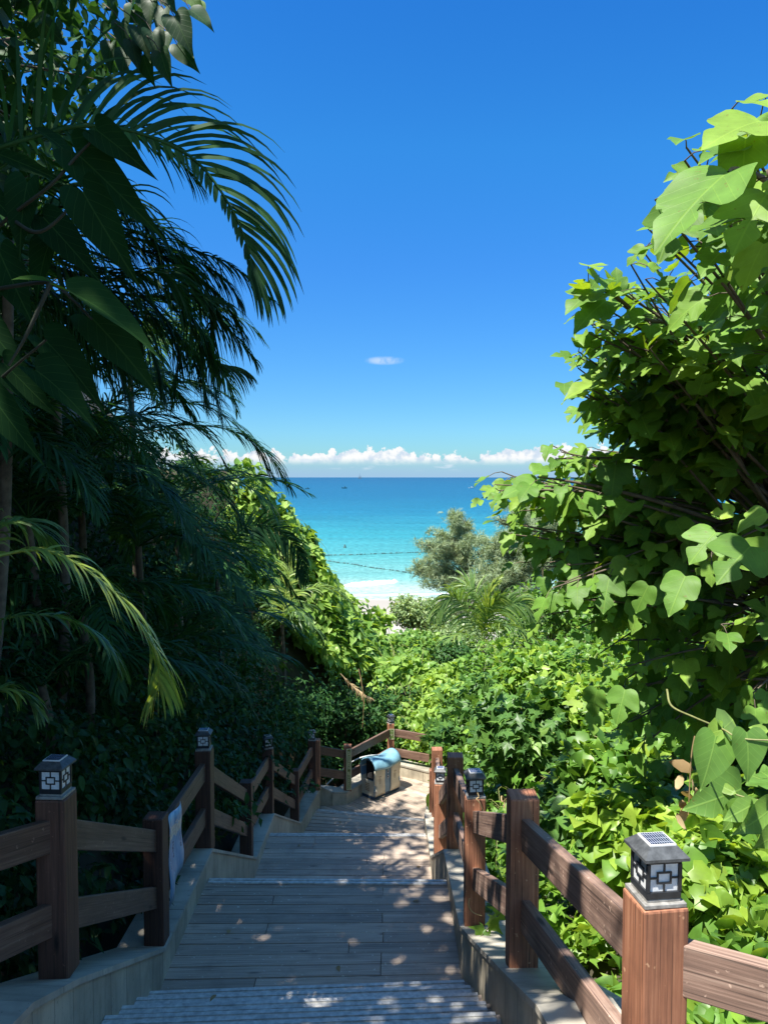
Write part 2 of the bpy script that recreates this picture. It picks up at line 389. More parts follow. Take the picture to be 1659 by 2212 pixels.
# ------------------------------------------------------------------ the setting: hillside, beach, sea
SEA = -15.0
PATHZ = [(-12, -1.6), (-1, -1.7), (1, -2.1), (2.8, -2.2), (4.5, -3.3), (6.0, -3.32), (7.8, -4.5), (9.2, -4.5), (11, -5.65), (14.5, -5.95), (18, -7.6), (26, -10), (40, -12.6), (62, -14.2), (84, -14.75), (94, -15.0), (112, -15.9), (400, -24)]
pzx, pzz = np.array(PATHZ).T
def terrain(X, Y):
    X, Y = np.asarray(X, float), np.asarray(Y, float); z = np.interp(Y, pzx, pzz)
    fade = np.clip((62 - Y) / 40, 0, 1)
    l = np.clip(-1.95 - X, 0, None); r = np.clip(X - 1.15, 0, None)
    z = z + fade * (np.minimum(l * 1.9, 9 + l * .3) + np.minimum(r * .55, 2.8 + r * .08))
    xr_ = np.clip(X, -9, 3); yr = 17.5 + .96 * (xr_ + 2.6); zr_ = np.minimum(-.95 - 1.35 * (xr_ + 2.6), .3)
    mound = np.where(Y < yr, zr_ - 1.7 * (yr - Y), zr_ - .75 * (Y - yr))
    z = np.where((X < 1.2) & (X > -14), np.maximum(z, mound), z)
    hole = ((X > -1.75) & (X < 1.0) & (Y < 12.5)) | ((Y > 12) & (Y < 14.4) & (X > -1.2) & (X < 2.2))
    return z - hole * .28
def grid_mesh(name, xs, ys, fz):
    X, Y = np.meshgrid(xs, ys); Z = fz(X, Y); V = np.stack([X, Y, Z], 2).reshape(-1, 3); n = len(xs)
    i = np.arange((len(ys) - 1) * n).reshape(-1, n)[:, :-1].ravel()
    T = np.concatenate([np.stack([i, i + 1, i + n + 1], 1), np.stack([i, i + n + 1, i + n], 1)])
    return npmesh(name, V, T, np.zeros(len(V)), V[:, :2], True)
def ns(a, b, n, p=2.2):
    t = np.linspace(-1, 1, n); return np.sign(t) * np.abs(t) ** p * b
xs = np.concatenate([-np.geomspace(300, 6, 30), np.linspace(-5.8, 5.8, 60), np.geomspace(6, 300, 30)])
ys = np.concatenate([np.linspace(-14, 22, 90), np.geomspace(22.5, 400, 70)])
m, t, p = mat('ground_cover_soil'); pz = posn(t); x_, y_, z_ = t.xyz(pz)
sand = t.ramp(t.noise(pz, .6, 6, .6), [(.3, (.27, .245, .21)), (.7, (.37, .335, .29))])
wet = t.smooth(z_, -14.92, -14.6); sand = t.mix(wet, (.27, .245, .21), sand)
soil = t.ramp(t.noise(pz, 2.0, 5, .6), [(.3, (.025, .022, .014)), (.7, (.07, .06, .032))])
t.put(p.inputs['Base Color'], t.mix(t.smooth(t.math('ADD', y_, t.math('MULTIPLY', t.noise(pz, .2, 3), 14)), 64, 70), soil, sand)); p.inputs['Roughness'].default_value = .9
tag(link('terrain', grid_mesh('terrain', xs, ys, terrain), m), 'steep planted hillside dropping through a gully to a pale sandy beach', 'hillside', kind='structure')

m, t, p = mat('sea_water'); pz = posn(t); x_, y_, z_ = t.xyz(pz)
dist = t.math('ADD', y_, t.math('MULTIPLY', t.math('SUBTRACT', t.noise(t.comb(t.math('MULTIPLY', x_, .012), t.math('MULTIPLY', y_, .04), 0), 1.0, 4, .6), .5), 46))
lg = t.math('DIVIDE', t.math('LOGARITHM', t.math('MAXIMUM', dist, 60.0), 10.0), 4.0)
c = t.ramp(lg, [(.495, (.30, .36, .31)), (.512, (.14, .30, .27)), (.535, (.065, .245, .24)), (.575, (.026, .185, .215)), (.63, (.012, .115, .18)), (.70, (.010, .085, .155)), (.9, (.010, .065, .13)), (1, (.010, .062, .12))])
pat = t.noise(t.comb(t.math('MULTIPLY', x_, .02), t.math('MULTIPLY', y_, .11), 2), 1.0, 4, .6)
c = t.mix(1.0, c, t.ramp(pat, [(.35, .86), (.65, 1.1)]), 'MULTIPLY')
rip = t.noise(t.comb(t.math('MULTIPLY', t.math('DIVIDE', x_, y_), 150.0), t.math('MULTIPLY', t.math('LOGARITHM', y_, 10.0), 190.0), 0), 1.0, 4, .65)
c = t.mix(1.0, c, t.ramp(rip, [(.32, .74), (.5, 1.0), (.68, 1.3)]), 'MULTIPLY')
fy = t.math('ADD', y_, t.math('ADD', t.math('MULTIPLY', x_, -.12), t.math('MULTIPLY', t.noise(t.comb(t.math('MULTIPLY', x_, .12), 0, 0), 1.0, 3, .5), 5.0)))
fo = t.noise(t.comb(t.math('MULTIPLY', x_, .5), t.math('MULTIPLY', y_, 1.5), 0), 1.0, 5, .65)
def band(a, b, cc, th): return t.math('MULTIPLY', t.math('MULTIPLY', t.smooth(fy, a, b), t.smooth(fy, cc, b)), t.smooth(fo, th, th + .12))
f1 = band(94.0, 97.0, 106.0, .52); f2 = t.math('MULTIPLY', t.smooth(fy, 96.8, 95.6), t.smooth(fo, .3, .42))
foam = t.math('MAXIMUM', t.math('MULTIPLY', f1, .5), t.math('MULTIPLY', f2, .9))
c = t.mix(foam, c, (.78, .80, .78)); t.put(p.inputs['Base Color'], c)
p.inputs['Roughness'].default_value = .34; p.inputs['IOR'].default_value = 1.16
wv = t.noise(t.comb(t.math('MULTIPLY', x_, .22), t.math('MULTIPLY', y_, .55), 0), 1.0, 6, .62)
t.put(p.inputs['Normal'], t.bump(wv, .55, 1.2))
me = bpy.data.meshes.new('sea'); S = 90000
me.from_pydata([(-S, 90, SEA), (S, 90, SEA), (S, S, SEA), (-S, S, SEA)], [], [(0, 1, 2, 3)])
tag(link('sea', me, m), 'turquoise to deep blue sea reaching the horizon', 'sea', kind='structure')
# a breaking wave and the swash line, as low foam ridges
M_FOAM = plain('sea_foam', (.85, .87, .87), .7, 0, .06, 3)
def ridge(name, x0, x1, y0, slope, wid, h, label, seed):
    r = np.random.default_rng(seed); xs = np.linspace(x0, x1, 60); tm = TM(); K = 7; V = []
    ends = np.minimum(1, np.minimum((xs - x0) / (.25 * (x1 - x0)), (x1 - xs) / (.06 * (x1 - x0))))
    for k in range(K):
        a = k / (K - 1); off = (a - .5) * wid
        V.append(np.stack([xs, y0 + slope * (xs - x0) + off * ends * (1 + .4 * r.random(60)), SEA - .05 + h * np.sin(a * np.pi) ** .7 * ends * (.75 + .5 * r.random(60))], 1))
    V = np.array(V).reshape(-1, 3); T = []
    for k in range(K - 1):
        for i in range(59): a = k * 60 + i; T += [(a, a + 1, a + 61), (a, a + 61, a + 60)]
    tm.add(V, T, .5, V[:, :2]); tag(tm.build(name, M_FOAM, smooth=True), label, 'wave', kind='structure')
ridge('breaking_wave', -6.5, 2.1, 105.0, .55, 1.7, .42, 'white crest of the wave breaking nearest the beach', 3)
ridge('swash_foam', -9, 14, 96.3, .14, 1.0, .09, 'thin white foam line where the water meets the sand', 5)

# ------------------------------------------------------------------ boardwalk landings and stair flights
XL = lambda Y: float(np.interp(Y, [0, 2.64, 3.23, 4.6, 9.3, 11.4, 12.6], [-1.7, -1.25, -1.33, -1.41, -1.40, -1.28, -1.10]))
XR = lambda Y: float(np.interp(Y, [0, 2.0, 2.75, 4.5, 9.3, 12.2], [1.4, .60, .53, .50, .52, .70]))
def planks(name, label, y0, y1, z, rot0=0.0, rot1=0.0, pw=.118, left=XL, right=XR):
    """boards running across the path; rot = skew of the near/far edge"""
    mb = MB(); n = max(1, round((y1 - y0) / pw)); r = random.Random(name + str(y0)); k = (y1 - y0) / n
    for i in range(n):
        ya, yb = y0 + i * k + .003, y0 + (i + 1) * k - .003; ym = (ya + yb) / 2
        xl, xr = left(ym) - .01, right(ym) + .01; cut = [xl, xr]
        if r.random() < .75: cut = [xl, r.choice([xl + .62 * (xr - xl), xl + .72 * (xr - xl), xl + .3 * (xr - xl)]) + r.uniform(-.03, .03), xr]
        f = (i + .5) / n; sk = rot0 * (1 - f) + rot1 * f
        for a, b in zip(cut[:-1], cut[1:]):
            a, b = a + .002, b - .002; dz = r.uniform(-.0015, .0015)
            mid = ((a + b) / 2, ym + sk * ((a + b) / 2 + .45), z - .0125 + dz)
            mb.box(mid, ((b - a) / 2, sk * (b - a) / 2, 0), (0, (yb - ya) / 2, 0), (0, 0, .0125), r.uniform(.25, .8), 0)
    o = mb.build(name, M_DECK, None, .0025); tag(o, label, 'boardwalk', kind='structure'); return o
def nosing(par, Y, z, sk, xl=None, xr=None):
    """pair of ribbed metal strips on a step edge"""
    xl = XL(Y) if xl is None else xl; xr = XR(Y) if xr is None else xr; a, b = xl + .012, xr - .012; m_ = (a + b) / 2; mb = MB()
    for off, hh, ww in ((-.013, .009, .012), (-.052, .008, .012), (-.032, .003, .036)):
        mb.box((m_, Y + off + sk * (m_ + .45), z + hh * .5 + .0015), ((b - a) / 2, sk * (b - a) / 2, 0), (0, ww, 0), (0, 0, hh * .5 + .001), .5, 0)
    mb.box((m_, Y + .002 + sk * (m_ + .45), z - .015), ((b - a) / 2, sk * (b - a) / 2, 0), (0, .003, 0), (0, 0, .018), .5, 0)
    mb.build('nosing', M_NOSE, par)
def flight(label, steps, sk):
    """steps: list of (Y of nosing, z); treads .29 deep with closed risers"""
    mb = MB(); r = random.Random(label)
    for Y, z in steps:
        xl, xr = XL(Y) - .01, XR(Y) + .01; c = (xl + xr) / 2
        for k in range(2):
            mb.box((c, Y - .075 - .148 * k + sk * (c + .45), z - .0125), ((xr - xl) / 2, sk * (xr - xl) / 2, 0), (0, .0715, 0), (0, 0, .0125), r.uniform(.3, .8), 0)
        mb.box((c, Y - .012 + sk * (c + .45), z - .1), ((xr - xl) / 2, sk * (xr - xl) / 2, 0), (0, .009, 0), (0, 0, .074), r.uniform(.2, .6), 0)
    o = mb.build('stair_flight', M_DECK, None, .003); tag(o, label, 'stairs', kind='structure')
    for Y, z in steps: nosing(o, Y, z, sk)
    return o
d0 = planks('deck_landing', 'upper landing of dark boards at the head of the near steps', .2, 2.78, -2.16, .05, .05)
flight('steps climbing behind the viewer to the upper walk', [(.2 - .29 * i, -2.16 + .155 * (i + 1)) for i in range(4)], 0)
nosing(d0, 2.78, -2.16, .055)
flight('near flight of steps with metal edged treads at the bottom', [(4.50, -3.07), (4.215, -2.91), (3.93, -2.757), (3.645, -2.605), (3.36, -2.455), (3.07, -2.305)], .055)
d1 = planks('deck_landing', 'widest landing of dark boards below the near steps', 4.46, 6.02, -3.22, .045, -.012)
nosing(d1, 6.01, -3.22, -.012)
flight('second flight of steps down from the widest landing', [(6.01 + .285 * k, -3.22 - .162 * k) for k in range(1, 7)], -.01)
d2 = planks('deck_landing', 'middle landing of dark boards between two lower flights', 7.74, 9.2, -4.355, -.01, -.008)
nosing(d2, 9.2, -4.355, -.008)
flight('third flight of steps down to the sunlit landing', [(9.2 + .285 * k, -4.355 - .162 * k) for k in range(1, 7)], -.01)
d3 = planks('deck_landing', 'sun dappled landing of boards before the litter bin', 10.94, 12.36, -5.49, -.01, -.2)
nosing(d3, 12.34, -5.49, -.22, -1.1, .72)
# turning deck below, boards laid diagonally
mb = MB(); ang = math.radians(-38); e1 = np.array((math.cos(ang), math.sin(ang))); e2 = np.array((-e1[1], e1[0])); poly = [(-1.12, 12.45), (.9, 12.02), (2.3, 12.0), (2.3, 13.2), (.93, 13.9), (.25, 14.3), (-.1, 14.1), (-.42, 13.34), (-.66, 13.02), (-1.12, 13.05)]
def inpoly(x, y):
    c = False; j = len(poly) - 1
    for i in range(len(poly)):
        (xi, yi), (xj, yj) = poly[i], poly[j]
        if (yi > y) != (yj > y) and x < (xj - xi) * (y - yi) / (yj - yi) + xi: c = not c
        j = i
    return c
for q in np.arange(4, 16, .135):
    run = None
    for s_ in np.arange(-16, 6, .04):
        pt = e1 * s_ + e2 * q
        if inpoly(*pt):
            run = [s_, s_] if run is None else [run[0], s_]
        if run and (not inpoly(*pt)):
            if run[1] - run[0] > .12:
                cpt = e1 * (run[0] + run[1]) / 2 + e2 * q
                mb.box((*cpt, -5.6525), (*(e1 * ((run[1] - run[0]) / 2 + .03)), 0), (*(e2 * .064), 0), (0, 0, .0125), random.uniform(.3, .9), 0)
            run = None
o = mb.build('deck_landing', M_DECK, None, .003); tag(o, 'turning deck of diagonal boards under the litter bin', 'boardwalk', kind='structure')

# ------------------------------------------------------------------ low tiled walls with stone copings
def wall(label, inner, width, side, base_drop=1.0):
    """inner: list of (x, y, ztop) along the inner top edge; side -1 = wall lies to the left of travel"""
    P = np.array(inner, float); n = len(P); d = np.gradient(P[:, :2], axis=0); d /= np.linalg.norm(d, axis=1)[:, None]
    out = np.stack([-d[:, 1], d[:, 0]], 1) * (1 if side < 0 else -1)
    L = np.concatenate([[0], np.cumsum(np.linalg.norm(np.diff(P, axis=0), axis=1))])
    root = empty('low_wall', (P[0, 0], P[0, 1], P[0, 2] - .3), label, 'wall')
    face, cope = MB(), MB()
    def q(mb, a, b, c_, e, uv): mb.face([a, b, c_, e] if side < 0 else [e, c_, b, a], uv if side < 0 else uv[::-1])
    for i in range(n - 1):
        a, b = P[i], P[i + 1]; ao, bo = np.array((*(a[:2] + out[i] * width), a[2])), np.array((*(b[:2] + out[i + 1] * width), b[2]))
        u0, u1 = L[i], L[i + 1]; dn = np.array((0, 0, -base_drop)); cp = np.array((0, 0, -.028))
        oi, oj = np.array((*(-out[i] * .012), 0)), np.array((*(-out[i + 1] * .012), 0))
        q(face, a + cp, b + cp, b + dn, a + dn, [(u0, 0), (u1, 0), (u1, -1), (u0, -1)])
        q(face, bo + cp, ao + cp, ao + dn, bo + dn, [(u0, 0), (u1, 0), (u1, -1), (u0, -1)])
        A, B = a + oi, b + oj
        q(cope, ao, bo, B, A, [(u0, width), (u1, width), (u1, 0), (u0, 0)])
        q(cope, A, B, B + cp, A + cp, [(u0, 0), (u1, 0), (u1, -.03), (u0, -.03)])
        q(cope, A + cp, B + cp, b + cp, a + cp, [(u0, 0)] * 4)
        q(cope, bo, ao, ao + cp, bo + cp, [(u0, 0), (u1, 0), (u1, -.03), (u0, -.03)])
    face.build('tiled_face', M_WALL, root); cope.build('coping', M_COPE, root); return root
LW = [(-1.75, 0, -1.84), (-1.42, 1.8, -1.84), (-1.25, 2.64, -1.856), (-1.33, 3.23, -2.166), (-1.41, 4.80, -3.01), (-1.41, 6.15, -3.03), (-1.405, 8.26, -4.165), (-1.395, 9.55, -4.25), (-1.27, 11.46, -5.24), (-1.1, 12.55, -5.21)]
RW = [(1.5, .6, -1.84), (.72, 1.75, -1.84), (.545, 2.62, -1.85), (.53, 3.35, -2.2), (.5, 4.85, -2.9), (.5, 6.2, -3.06), (.52, 8.25, -4.15), (.52, 9.5, -4.22), (.62, 11.45, -5.22), (.70, 12.15, -5.21)]
BW = [(-1.1, 12.57, -5.225), (-1.08, 12.95, -5.30), (-.88, 12.97, -5.40), (-.64, 13.02, -5.42), (-.42, 13.32, -5.40), (-.12, 14.0, -5.42), (.12, 14.28, -5.41), (.3, 14.26, -5.41), (.89, 13.96, -5.44), (2.3, 13.3, -5.6)]
wall('low tiled wall with stone coping along the left side of the stairs', LW, .30, -1)
wall('low tiled wall with stone coping along the right side of the stairs', RW, .30, 1)
wall('curved low tiled wall round the turning deck behind the litter bin', BW, .26, -1, .5)
zl = lambda Y: float(np.interp(Y, [q[1] for q in LW], [q[2] for q in LW]))
zr = lambda Y: float(np.interp(Y, [q[1] for q in RW], [q[2] for q in RW]))

# ------------------------------------------------------------------ timber fences: posts and pairs of rails
PW = .065
def fence(label, posts, pm, rm=None):
    rm = rm or M_RAIL
    """posts: (x, y, z base, height); tops: which get a worn cut top"""
    root = empty('timber_fence', posts[0][:3], label, 'fence')
    for (x, y, z, h, *yw) in posts:
        ya = math.radians(yw[0] if yw else random.uniform(-2, 2)); cs, sn = PW * math.cos(ya), PW * math.sin(ya)
        mb = MB(); mb.box((x, y, z + h / 2 - .01), (cs, sn, 0), (-sn, cs, 0), (0, 0, h / 2 + .01), random.uniform(.35, .75), 2); mb.build('post', pm, root, .007)
    for a, b in zip(posts[:-1], posts[1:]):
        for top in (.10, .47):
            p0 = np.array((a[0], a[1], a[2] + a[3] - top - .073)); p1 = np.array((b[0], b[1], b[2] + b[3] - top - .073))
            dd = (p1 - p0); dd /= np.linalg.norm(dd[:2]); mb = MB(); mb.beam(p0 + dd * .02, p1 - dd * .02, .146, .044, random.uniform(.2, .8)); mb.build('rail', rm, root, .005)
    return root
LP = [(-1.98, 1.75, -1.84, .80), (-1.432, 3.30, zl(3.23), .78), (-1.475, 4.87, -3.01, .83), (-1.475, 6.22, -3.06, .83), (-1.48, 8.12, zl(8.12) + .0, .83), (-1.47, 9.60, -4.27, .84), (-1.35, 11.42, -5.22, .81), (-1.2, 12.66, -5.215, .83)]
BP = [LP[-1], (-.63, 13.14, -5.42, .78), (.13, 14.42, -5.41, .74), (1.05, 14.05, -5.45, .74), (2.3, 13.5, -5.6, .74)]
RP = [(2.3, 1.2, -1.84, .70), (.745, 2.065, -1.84, .685, 8), (.628, 3.42, zr(3.42) + .0, .80), (.585, 4.87, -2.9, .85), (.59, 6.28, -3.08, .78), (.60, 8.05, -4.05, .80), (.66, 9.42, -4.21, .84), (.75, 11.4, -5.2, .8)]
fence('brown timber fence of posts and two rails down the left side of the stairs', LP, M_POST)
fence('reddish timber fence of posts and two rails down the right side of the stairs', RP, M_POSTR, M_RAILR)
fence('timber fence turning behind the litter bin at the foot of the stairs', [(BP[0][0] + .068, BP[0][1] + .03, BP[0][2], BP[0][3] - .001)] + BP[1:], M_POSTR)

# ------------------------------------------------------------------ solar lanterns on the posts
mp, t, p = mat('solar_cells'); u, v, _ = t.xyz(uvn(t))
fu = t.math('ABSOLUTE', t.math('SUBTRACT', t.math('FRACT', t.math('MULTIPLY', t.math('ADD', u, 50), 130)), .5)); fv = t.math('ABSOLUTE', t.math('SUBTRACT', t.math('FRACT', t.math('MULTIPLY', t.math('ADD', v, 50), 40)), .5))
g = t.math('MAXIMUM', t.math('GREATER_THAN', fu, .40), t.math('MULTIPLY', t.math('GREATER_THAN', fv, .46), .7))
t.put(p.inputs['Base Color'], t.mix(g, (.012, .018, .06), (.42, .46, .55))); p.inputs['Roughness'].default_value = .16
M_CELL = mp
M_WHITE = plain('white_border', (.8, .8, .8), .3, 0, .05)
def make_lantern():
    root = empty('solar_lantern', (0, 0, 0), '-', 'lantern', 'solar lanterns on the fence posts')
    b = MB(); b.box((0, 0, .006), (.060, 0, 0), (0, .060, 0), (0, 0, .006)); b.box((0, 0, .016), (.048, 0, 0), (0, .048, 0), (0, 0, .004)); b.build('base_plate', M_METAL, root, .002)
    b = MB()
    b.box((0, 0, .030), (.049, 0, 0), (0, .049, 0), (0, 0, .010)); b.box((0, 0, .122), (.049, 0, 0), (0, .049, 0), (0, 0, .006))
    for sx in (-1, 1):
        for sy in (-1, 1): b.box((sx * .045, sy * .045, .078), (.005, 0, 0), (0, .005, 0), (0, 0, .038))
    b.build('housing', M_BLACK, root, .0015)
    for ax, ay in (((1, 0), (0, -1)), ((0, 1), (1, 0)), ((-1, 0), (0, 1)), ((0, -1), (-1, 0))):
        A, N = np.array((*ax, 0.)), np.array((*ay, 0.)); Z = np.array((0, 0, 1.))
        pn = MB(); pn.box(N * .0425 + Z * .078, A * .0395, N * .0015, Z * .0375); po = pn.build('pane', M_MILK, root)
        l = MB(); c = N * .0462 + Z * .078
        def bar(x0, x1, z0, z1): l.box(c + A * (x0 + x1) / 2 + Z * (z0 + z1) / 2, A * (x1 - x0) / 2, N * .0021, Z * (z1 - z0) / 2)
        w_, h_, q = .021, .0165, .0045
        bar(-w_, w_, h_ - q, h_); bar(-w_, w_, -h_, -h_ + q); bar(-w_, -w_ + q, -h_ + q, h_ - q); bar(w_ - q, w_, -h_ + q, h_ - q)
        bar(-.0395, -w_, -q / 2, q / 2); bar(w_, .0395, -q / 2, q / 2); bar(-q / 2, q / 2, h_, .0375); bar(-q / 2, q / 2, -.0375, -h_)
        l.build('lattice', M_BLACK, po)
    r = MB(); e, tq, z0, z1, z2 = .0635, .040, .128, .136, .160
    def ring(h, z): return [(-h, -h, z), (h, -h, z), (h, h, z), (-h, h, z)]
    R0, R1, R2 = ring(e, z0), ring(e, z1), ring(tq, z2)
    for a, b_ in ((R0, R1), (R1, R2)):
        for i in range(4): j = (i + 1) % 4; r.face([a[i], a[j], b_[j], b_[i]])
    r.face(R2); r.face(R0[::-1])
    ro = r.build('roof', M_ROOF, root, .002)
    s_ = MB(); s_.box((0, 0, z2 + .002), (.0375, 0, 0), (0, .0375, 0), (0, 0, .002)); so_ = s_.build('panel_border', M_WHITE, ro)
    s_ = MB(); s_.face([(-.033, -.033, z2 + .0055), (.033, -.033, z2 + .0055), (.033, .033, z2 + .0055), (-.033, .033, z2 + .0055)], [(-.036, -.036), (.036, -.036), (.036, .036), (-.036, .036)]); s_.build('solar_cell', M_CELL, ro)
    return root
def copy_tree(o, parent=None):
    c = o.copy(); COL.objects.link(c)
    if parent: c.parent = parent
    for ch in o.children: copy_tree(ch, c)
    return c
lan = make_lantern()
spots = [(RP[1], 8, 'large dusty solar lantern on the sunlit post nearest the camera'), (RP[3], 4, 'sunlit grey solar lantern on the second lantern post of the right fence'),
         (RP[5], -6, 'shaded black solar lantern low on the far right fence, beside the leaves'), (LP[1], -4, 'large dark solar lantern on the shaded post at the left edge'),
         (LP[3], 3, 'dark solar lantern on the left post just past the blue banner'), (LP[5], 22, 'dark solar lantern twisted on its post, on the left fence beside the middle landing'),
         (LP[7], 6, 'small solar lantern on the left corner post by the sun dappled landing'), (BP[2], 32, 'small pale solar lantern on the sunlit post behind the litter bin')]
for i, (ps, a, lb) in enumerate(spots):
    o = lan if i == 0 else copy_tree(lan); o.location = (ps[0], ps[1], ps[2] + ps[3] + .001); o.rotation_euler = (random.uniform(-.02, .02), random.uniform(-.02, .02), math.radians(a)); o['label'] = lb

# ------------------------------------------------------------------ banner, sign plates, litter bin, hose
M_BAN, t, p = mat('banner_print'); u, v, _ = t.xyz(uvn(t)); pz = uvn(t)
n1 = t.noise(t.comb(t.math('MULTIPLY', u, 9), t.math('MULTIPLY', v, 2.2), 0), 1.0, 4, .6)
c = t.ramp(n1, [(.3, (.12, .24, .42)), (.5, (.24, .40, .58)), (.7, (.50, .63, .74))])
jag = t.math('MULTIPLY', t.math('SUBTRACT', t.noise(pz, 14, 3, .6), .5), .22)
mk = t.math('MULTIPLY', t.smooth(t.math('ADD', v, jag), .50, .505), t.smooth(t.math('ADD', v, t.math('MULTIPLY', jag, 1.5)), .64, .635))
c = t.mix(mk, c, t.ramp(t.noise(pz, 24, 4, .7), [(.35, (.62, .45, .36)), (.6, (.85, .75, .62))]))
tx = t.math('MULTIPLY', t.math('LESS_THAN', t.math('ABSOLUTE', t.math('SUBTRACT', t.math('FRACT', t.math('MULTIPLY', u, 4.5)), .5)), .10), t.math('MULTIPLY', t.smooth(v, .28, .29), t.smooth(v, .46, .45)))
tx = t.math('MULTIPLY', tx, t.math('GREATER_THAN', t.noise(t.comb(t.math('MULTIPLY', u, 40), t.math('MULTIPLY', v, 55), 0), 1.0, 1), .47))
c = t.mix(tx, c, (.05, .10, .2)); ringd = t.math('ABSOLUTE', t.math('SUBTRACT', t.math('SQRT', t.math('ADD', t.math('POWER', t.math('SUBTRACT', u, .22), 2.0), t.math('POWER', t.math('SUBTRACT', v, .1), 2.0))), .085))
c = t.mix(t.math('MULTIPLY', t.smooth(ringd, .012, .006), .7), c, (.7, .82, .9))
t.put(p.inputs['Base Color'], c); p.inputs['Roughness'].default_value = .4
mb = MB(); n_ = 10; ya, yb = 4.975, 5.30
for i in range(n_):
    for k in range(8):
        def pt(a, b):
            f = a / n_; y = ya + (yb - ya) * f; g = b / 8
            zt = -2.25 - .02 * f; zb = -2.86 + .12 * f
            return (-1.425 + .012 * math.sin(f * 7 + g * 3) + .008 * math.sin(g * 9), y, zb + (zt - zb) * g)
        mb.face([pt(i, k), pt(i + 1, k), pt(i + 1, k + 1), pt(i, k + 1)], [((a / n_) * .62, (b / 8) * .78) for a, b in ((i, k), (i + 1, k), (i + 1, k + 1), (i, k + 1))])
o = mb.build('banner', M_BAN, None, 0, True); sd = o.modifiers.new('thick', 'SOLIDIFY'); sd.thickness = .002
tag(o, 'faded blue and cream banner tied to the left fence rails', 'banner')

M_SGN = plain('olive_sign_plate', (.16, .19, .05), .45, 0, .2); M_CREAM = plain('cream_lettering', (.66, .66, .42), .5, 0, .1)
def sign_plate(label, c, a, w_, h_, rows, writer, col=M_SGN):
    """thin vertical plate; a = yaw of its face; rows of small block characters down its middle"""
    A = np.array((math.cos(a), math.sin(a), 0)); N = np.array((math.sin(a), -math.cos(a), 0)); Z = np.array((0, 0, 1.)); c = np.array(c)
    root = empty('sign_plate', c - Z * h_ / 2, label, 'sign')
    mb = MB(); mb.box(c, A * w_ / 2, N * .004, Z * h_ / 2); mb.build('plate', col, root)
    mb = MB(); q = .006
    for sx in (-1, 1): mb.box(c + A * sx * (w_ / 2 - q) + N * .0055, A * q, N * .0015, Z * (h_ / 2))
    for sz in (-1, 1): mb.box(c + Z * sz * (h_ / 2 - q) + N * .0055, A * (w_ / 2 - 2 * q), N * .0015, Z * q)
    mb.build('border', M_CREAM, root)
    mb = MB(); writer(mb, c + N * .0055, A, N, Z); mb.build('lettering', M_CREAM, root); return root
def chars(mb, c, A, N, Z):
    r = random.Random(4)
    for i in range(17):
        if i == 8: continue
        z = .295 - .0395 * i; s = .0165
        st = r.sample([(-s, s, s * .75, s), (-s, s, -s * .1, s * .15), (-s, s, -s, -s * .75), (-s * .15, s * .15, -s, s), (-s, -s * .7, -s, s), (s * .7, s, -s * .9, s), (-s * .8, s * .8, s * .3, s * .55)], 5)
        for k, (x0, x1, z0, z1) in enumerate(st):
            mb.box(c + A * (x0 + x1) / 2 + Z * (z + (z0 + z1) / 2), A * (x1 - x0) / 2, N * (.0013 + .00015 * k), Z * (z1 - z0) / 2)
sign_plate('narrow olive sign with a column of cream characters, left of the litter bin', (-.607, 13.066, -5.04), .35, .088, .72, 17, chars)
def marks(mb, c, A, N, Z):
    for i, (x, z, lx) in enumerate(((-.012, .06, .012), (.01, .045, .012), (0, .0, .03), (0, -.02, .02))): mb.box(c + A * x + Z * z, A * lx, N * .0014, Z * .004)
sign_plate('small green notice on the sunlit corner post behind the litter bin', (.145, 14.35, -4.86), .1, .1, .2, 1, marks, plain('green_notice', (.2, .3, .08), .45, 0, .2))

# litter bin: two compartments, open ends, wavy cream doors, blue arched top dipping in the middle
M_CRM = plain('cream_panel', (.60, .55, .42), .5, 0, .2, 7); M_BLUE = plain('blue_panel', (.12, .24, .36), .45, 0, .25, 6); M_BBASE = plain('dark_blue_base', (.03, .07, .13), .5, 0, .3, 8)
M_HOLE = plain('dark_inside', (.012, .012, .014), .8); M_TOPB = plain('light_blue_top', (.20, .40, .50), .42, 0, .25, 6)  # M_HOLE: near black standing for the shade inside the bin's openings
b0 = np.array((-.176, 13.18)); dL = np.array((.682, .731)); dW = np.array((-.731, .682)); LB, WB, ZB = .68, .32, -5.638
bin_ = empty('litter_bin', (*(b0 + dL * LB / 2 + dW * WB / 2), ZB), 'cream and blue two compartment litter bin on the turning deck', 'litter bin')
def bp(l, w_, z): q = b0 + dL * l + dW * w_; return (q[0], q[1], ZB + z)
def prof(l):     # height of the side wall and of the arch at length l
    f = l / LB; dip = .05 * math.sin(math.pi * f) ** 2; return .52 - dip * .8, .70 - dip
mb = MB(); mb.box(bp(LB / 2, WB / 2, .03), (*(dL * (LB / 2 - .01)), 0), (*(dW * (WB / 2 - .01)), 0), (0, 0, .03)); mb.build('plinth', M_BBASE, bin_, .004)
def bulge(z, l):  # gentle waist of the side
    return .02 * math.sin((z - .05) / .5 * math.pi) - .03 * math.exp(-((z - .30) / .12) ** 2) * (1 if l < .35 or l > .65 else .4)
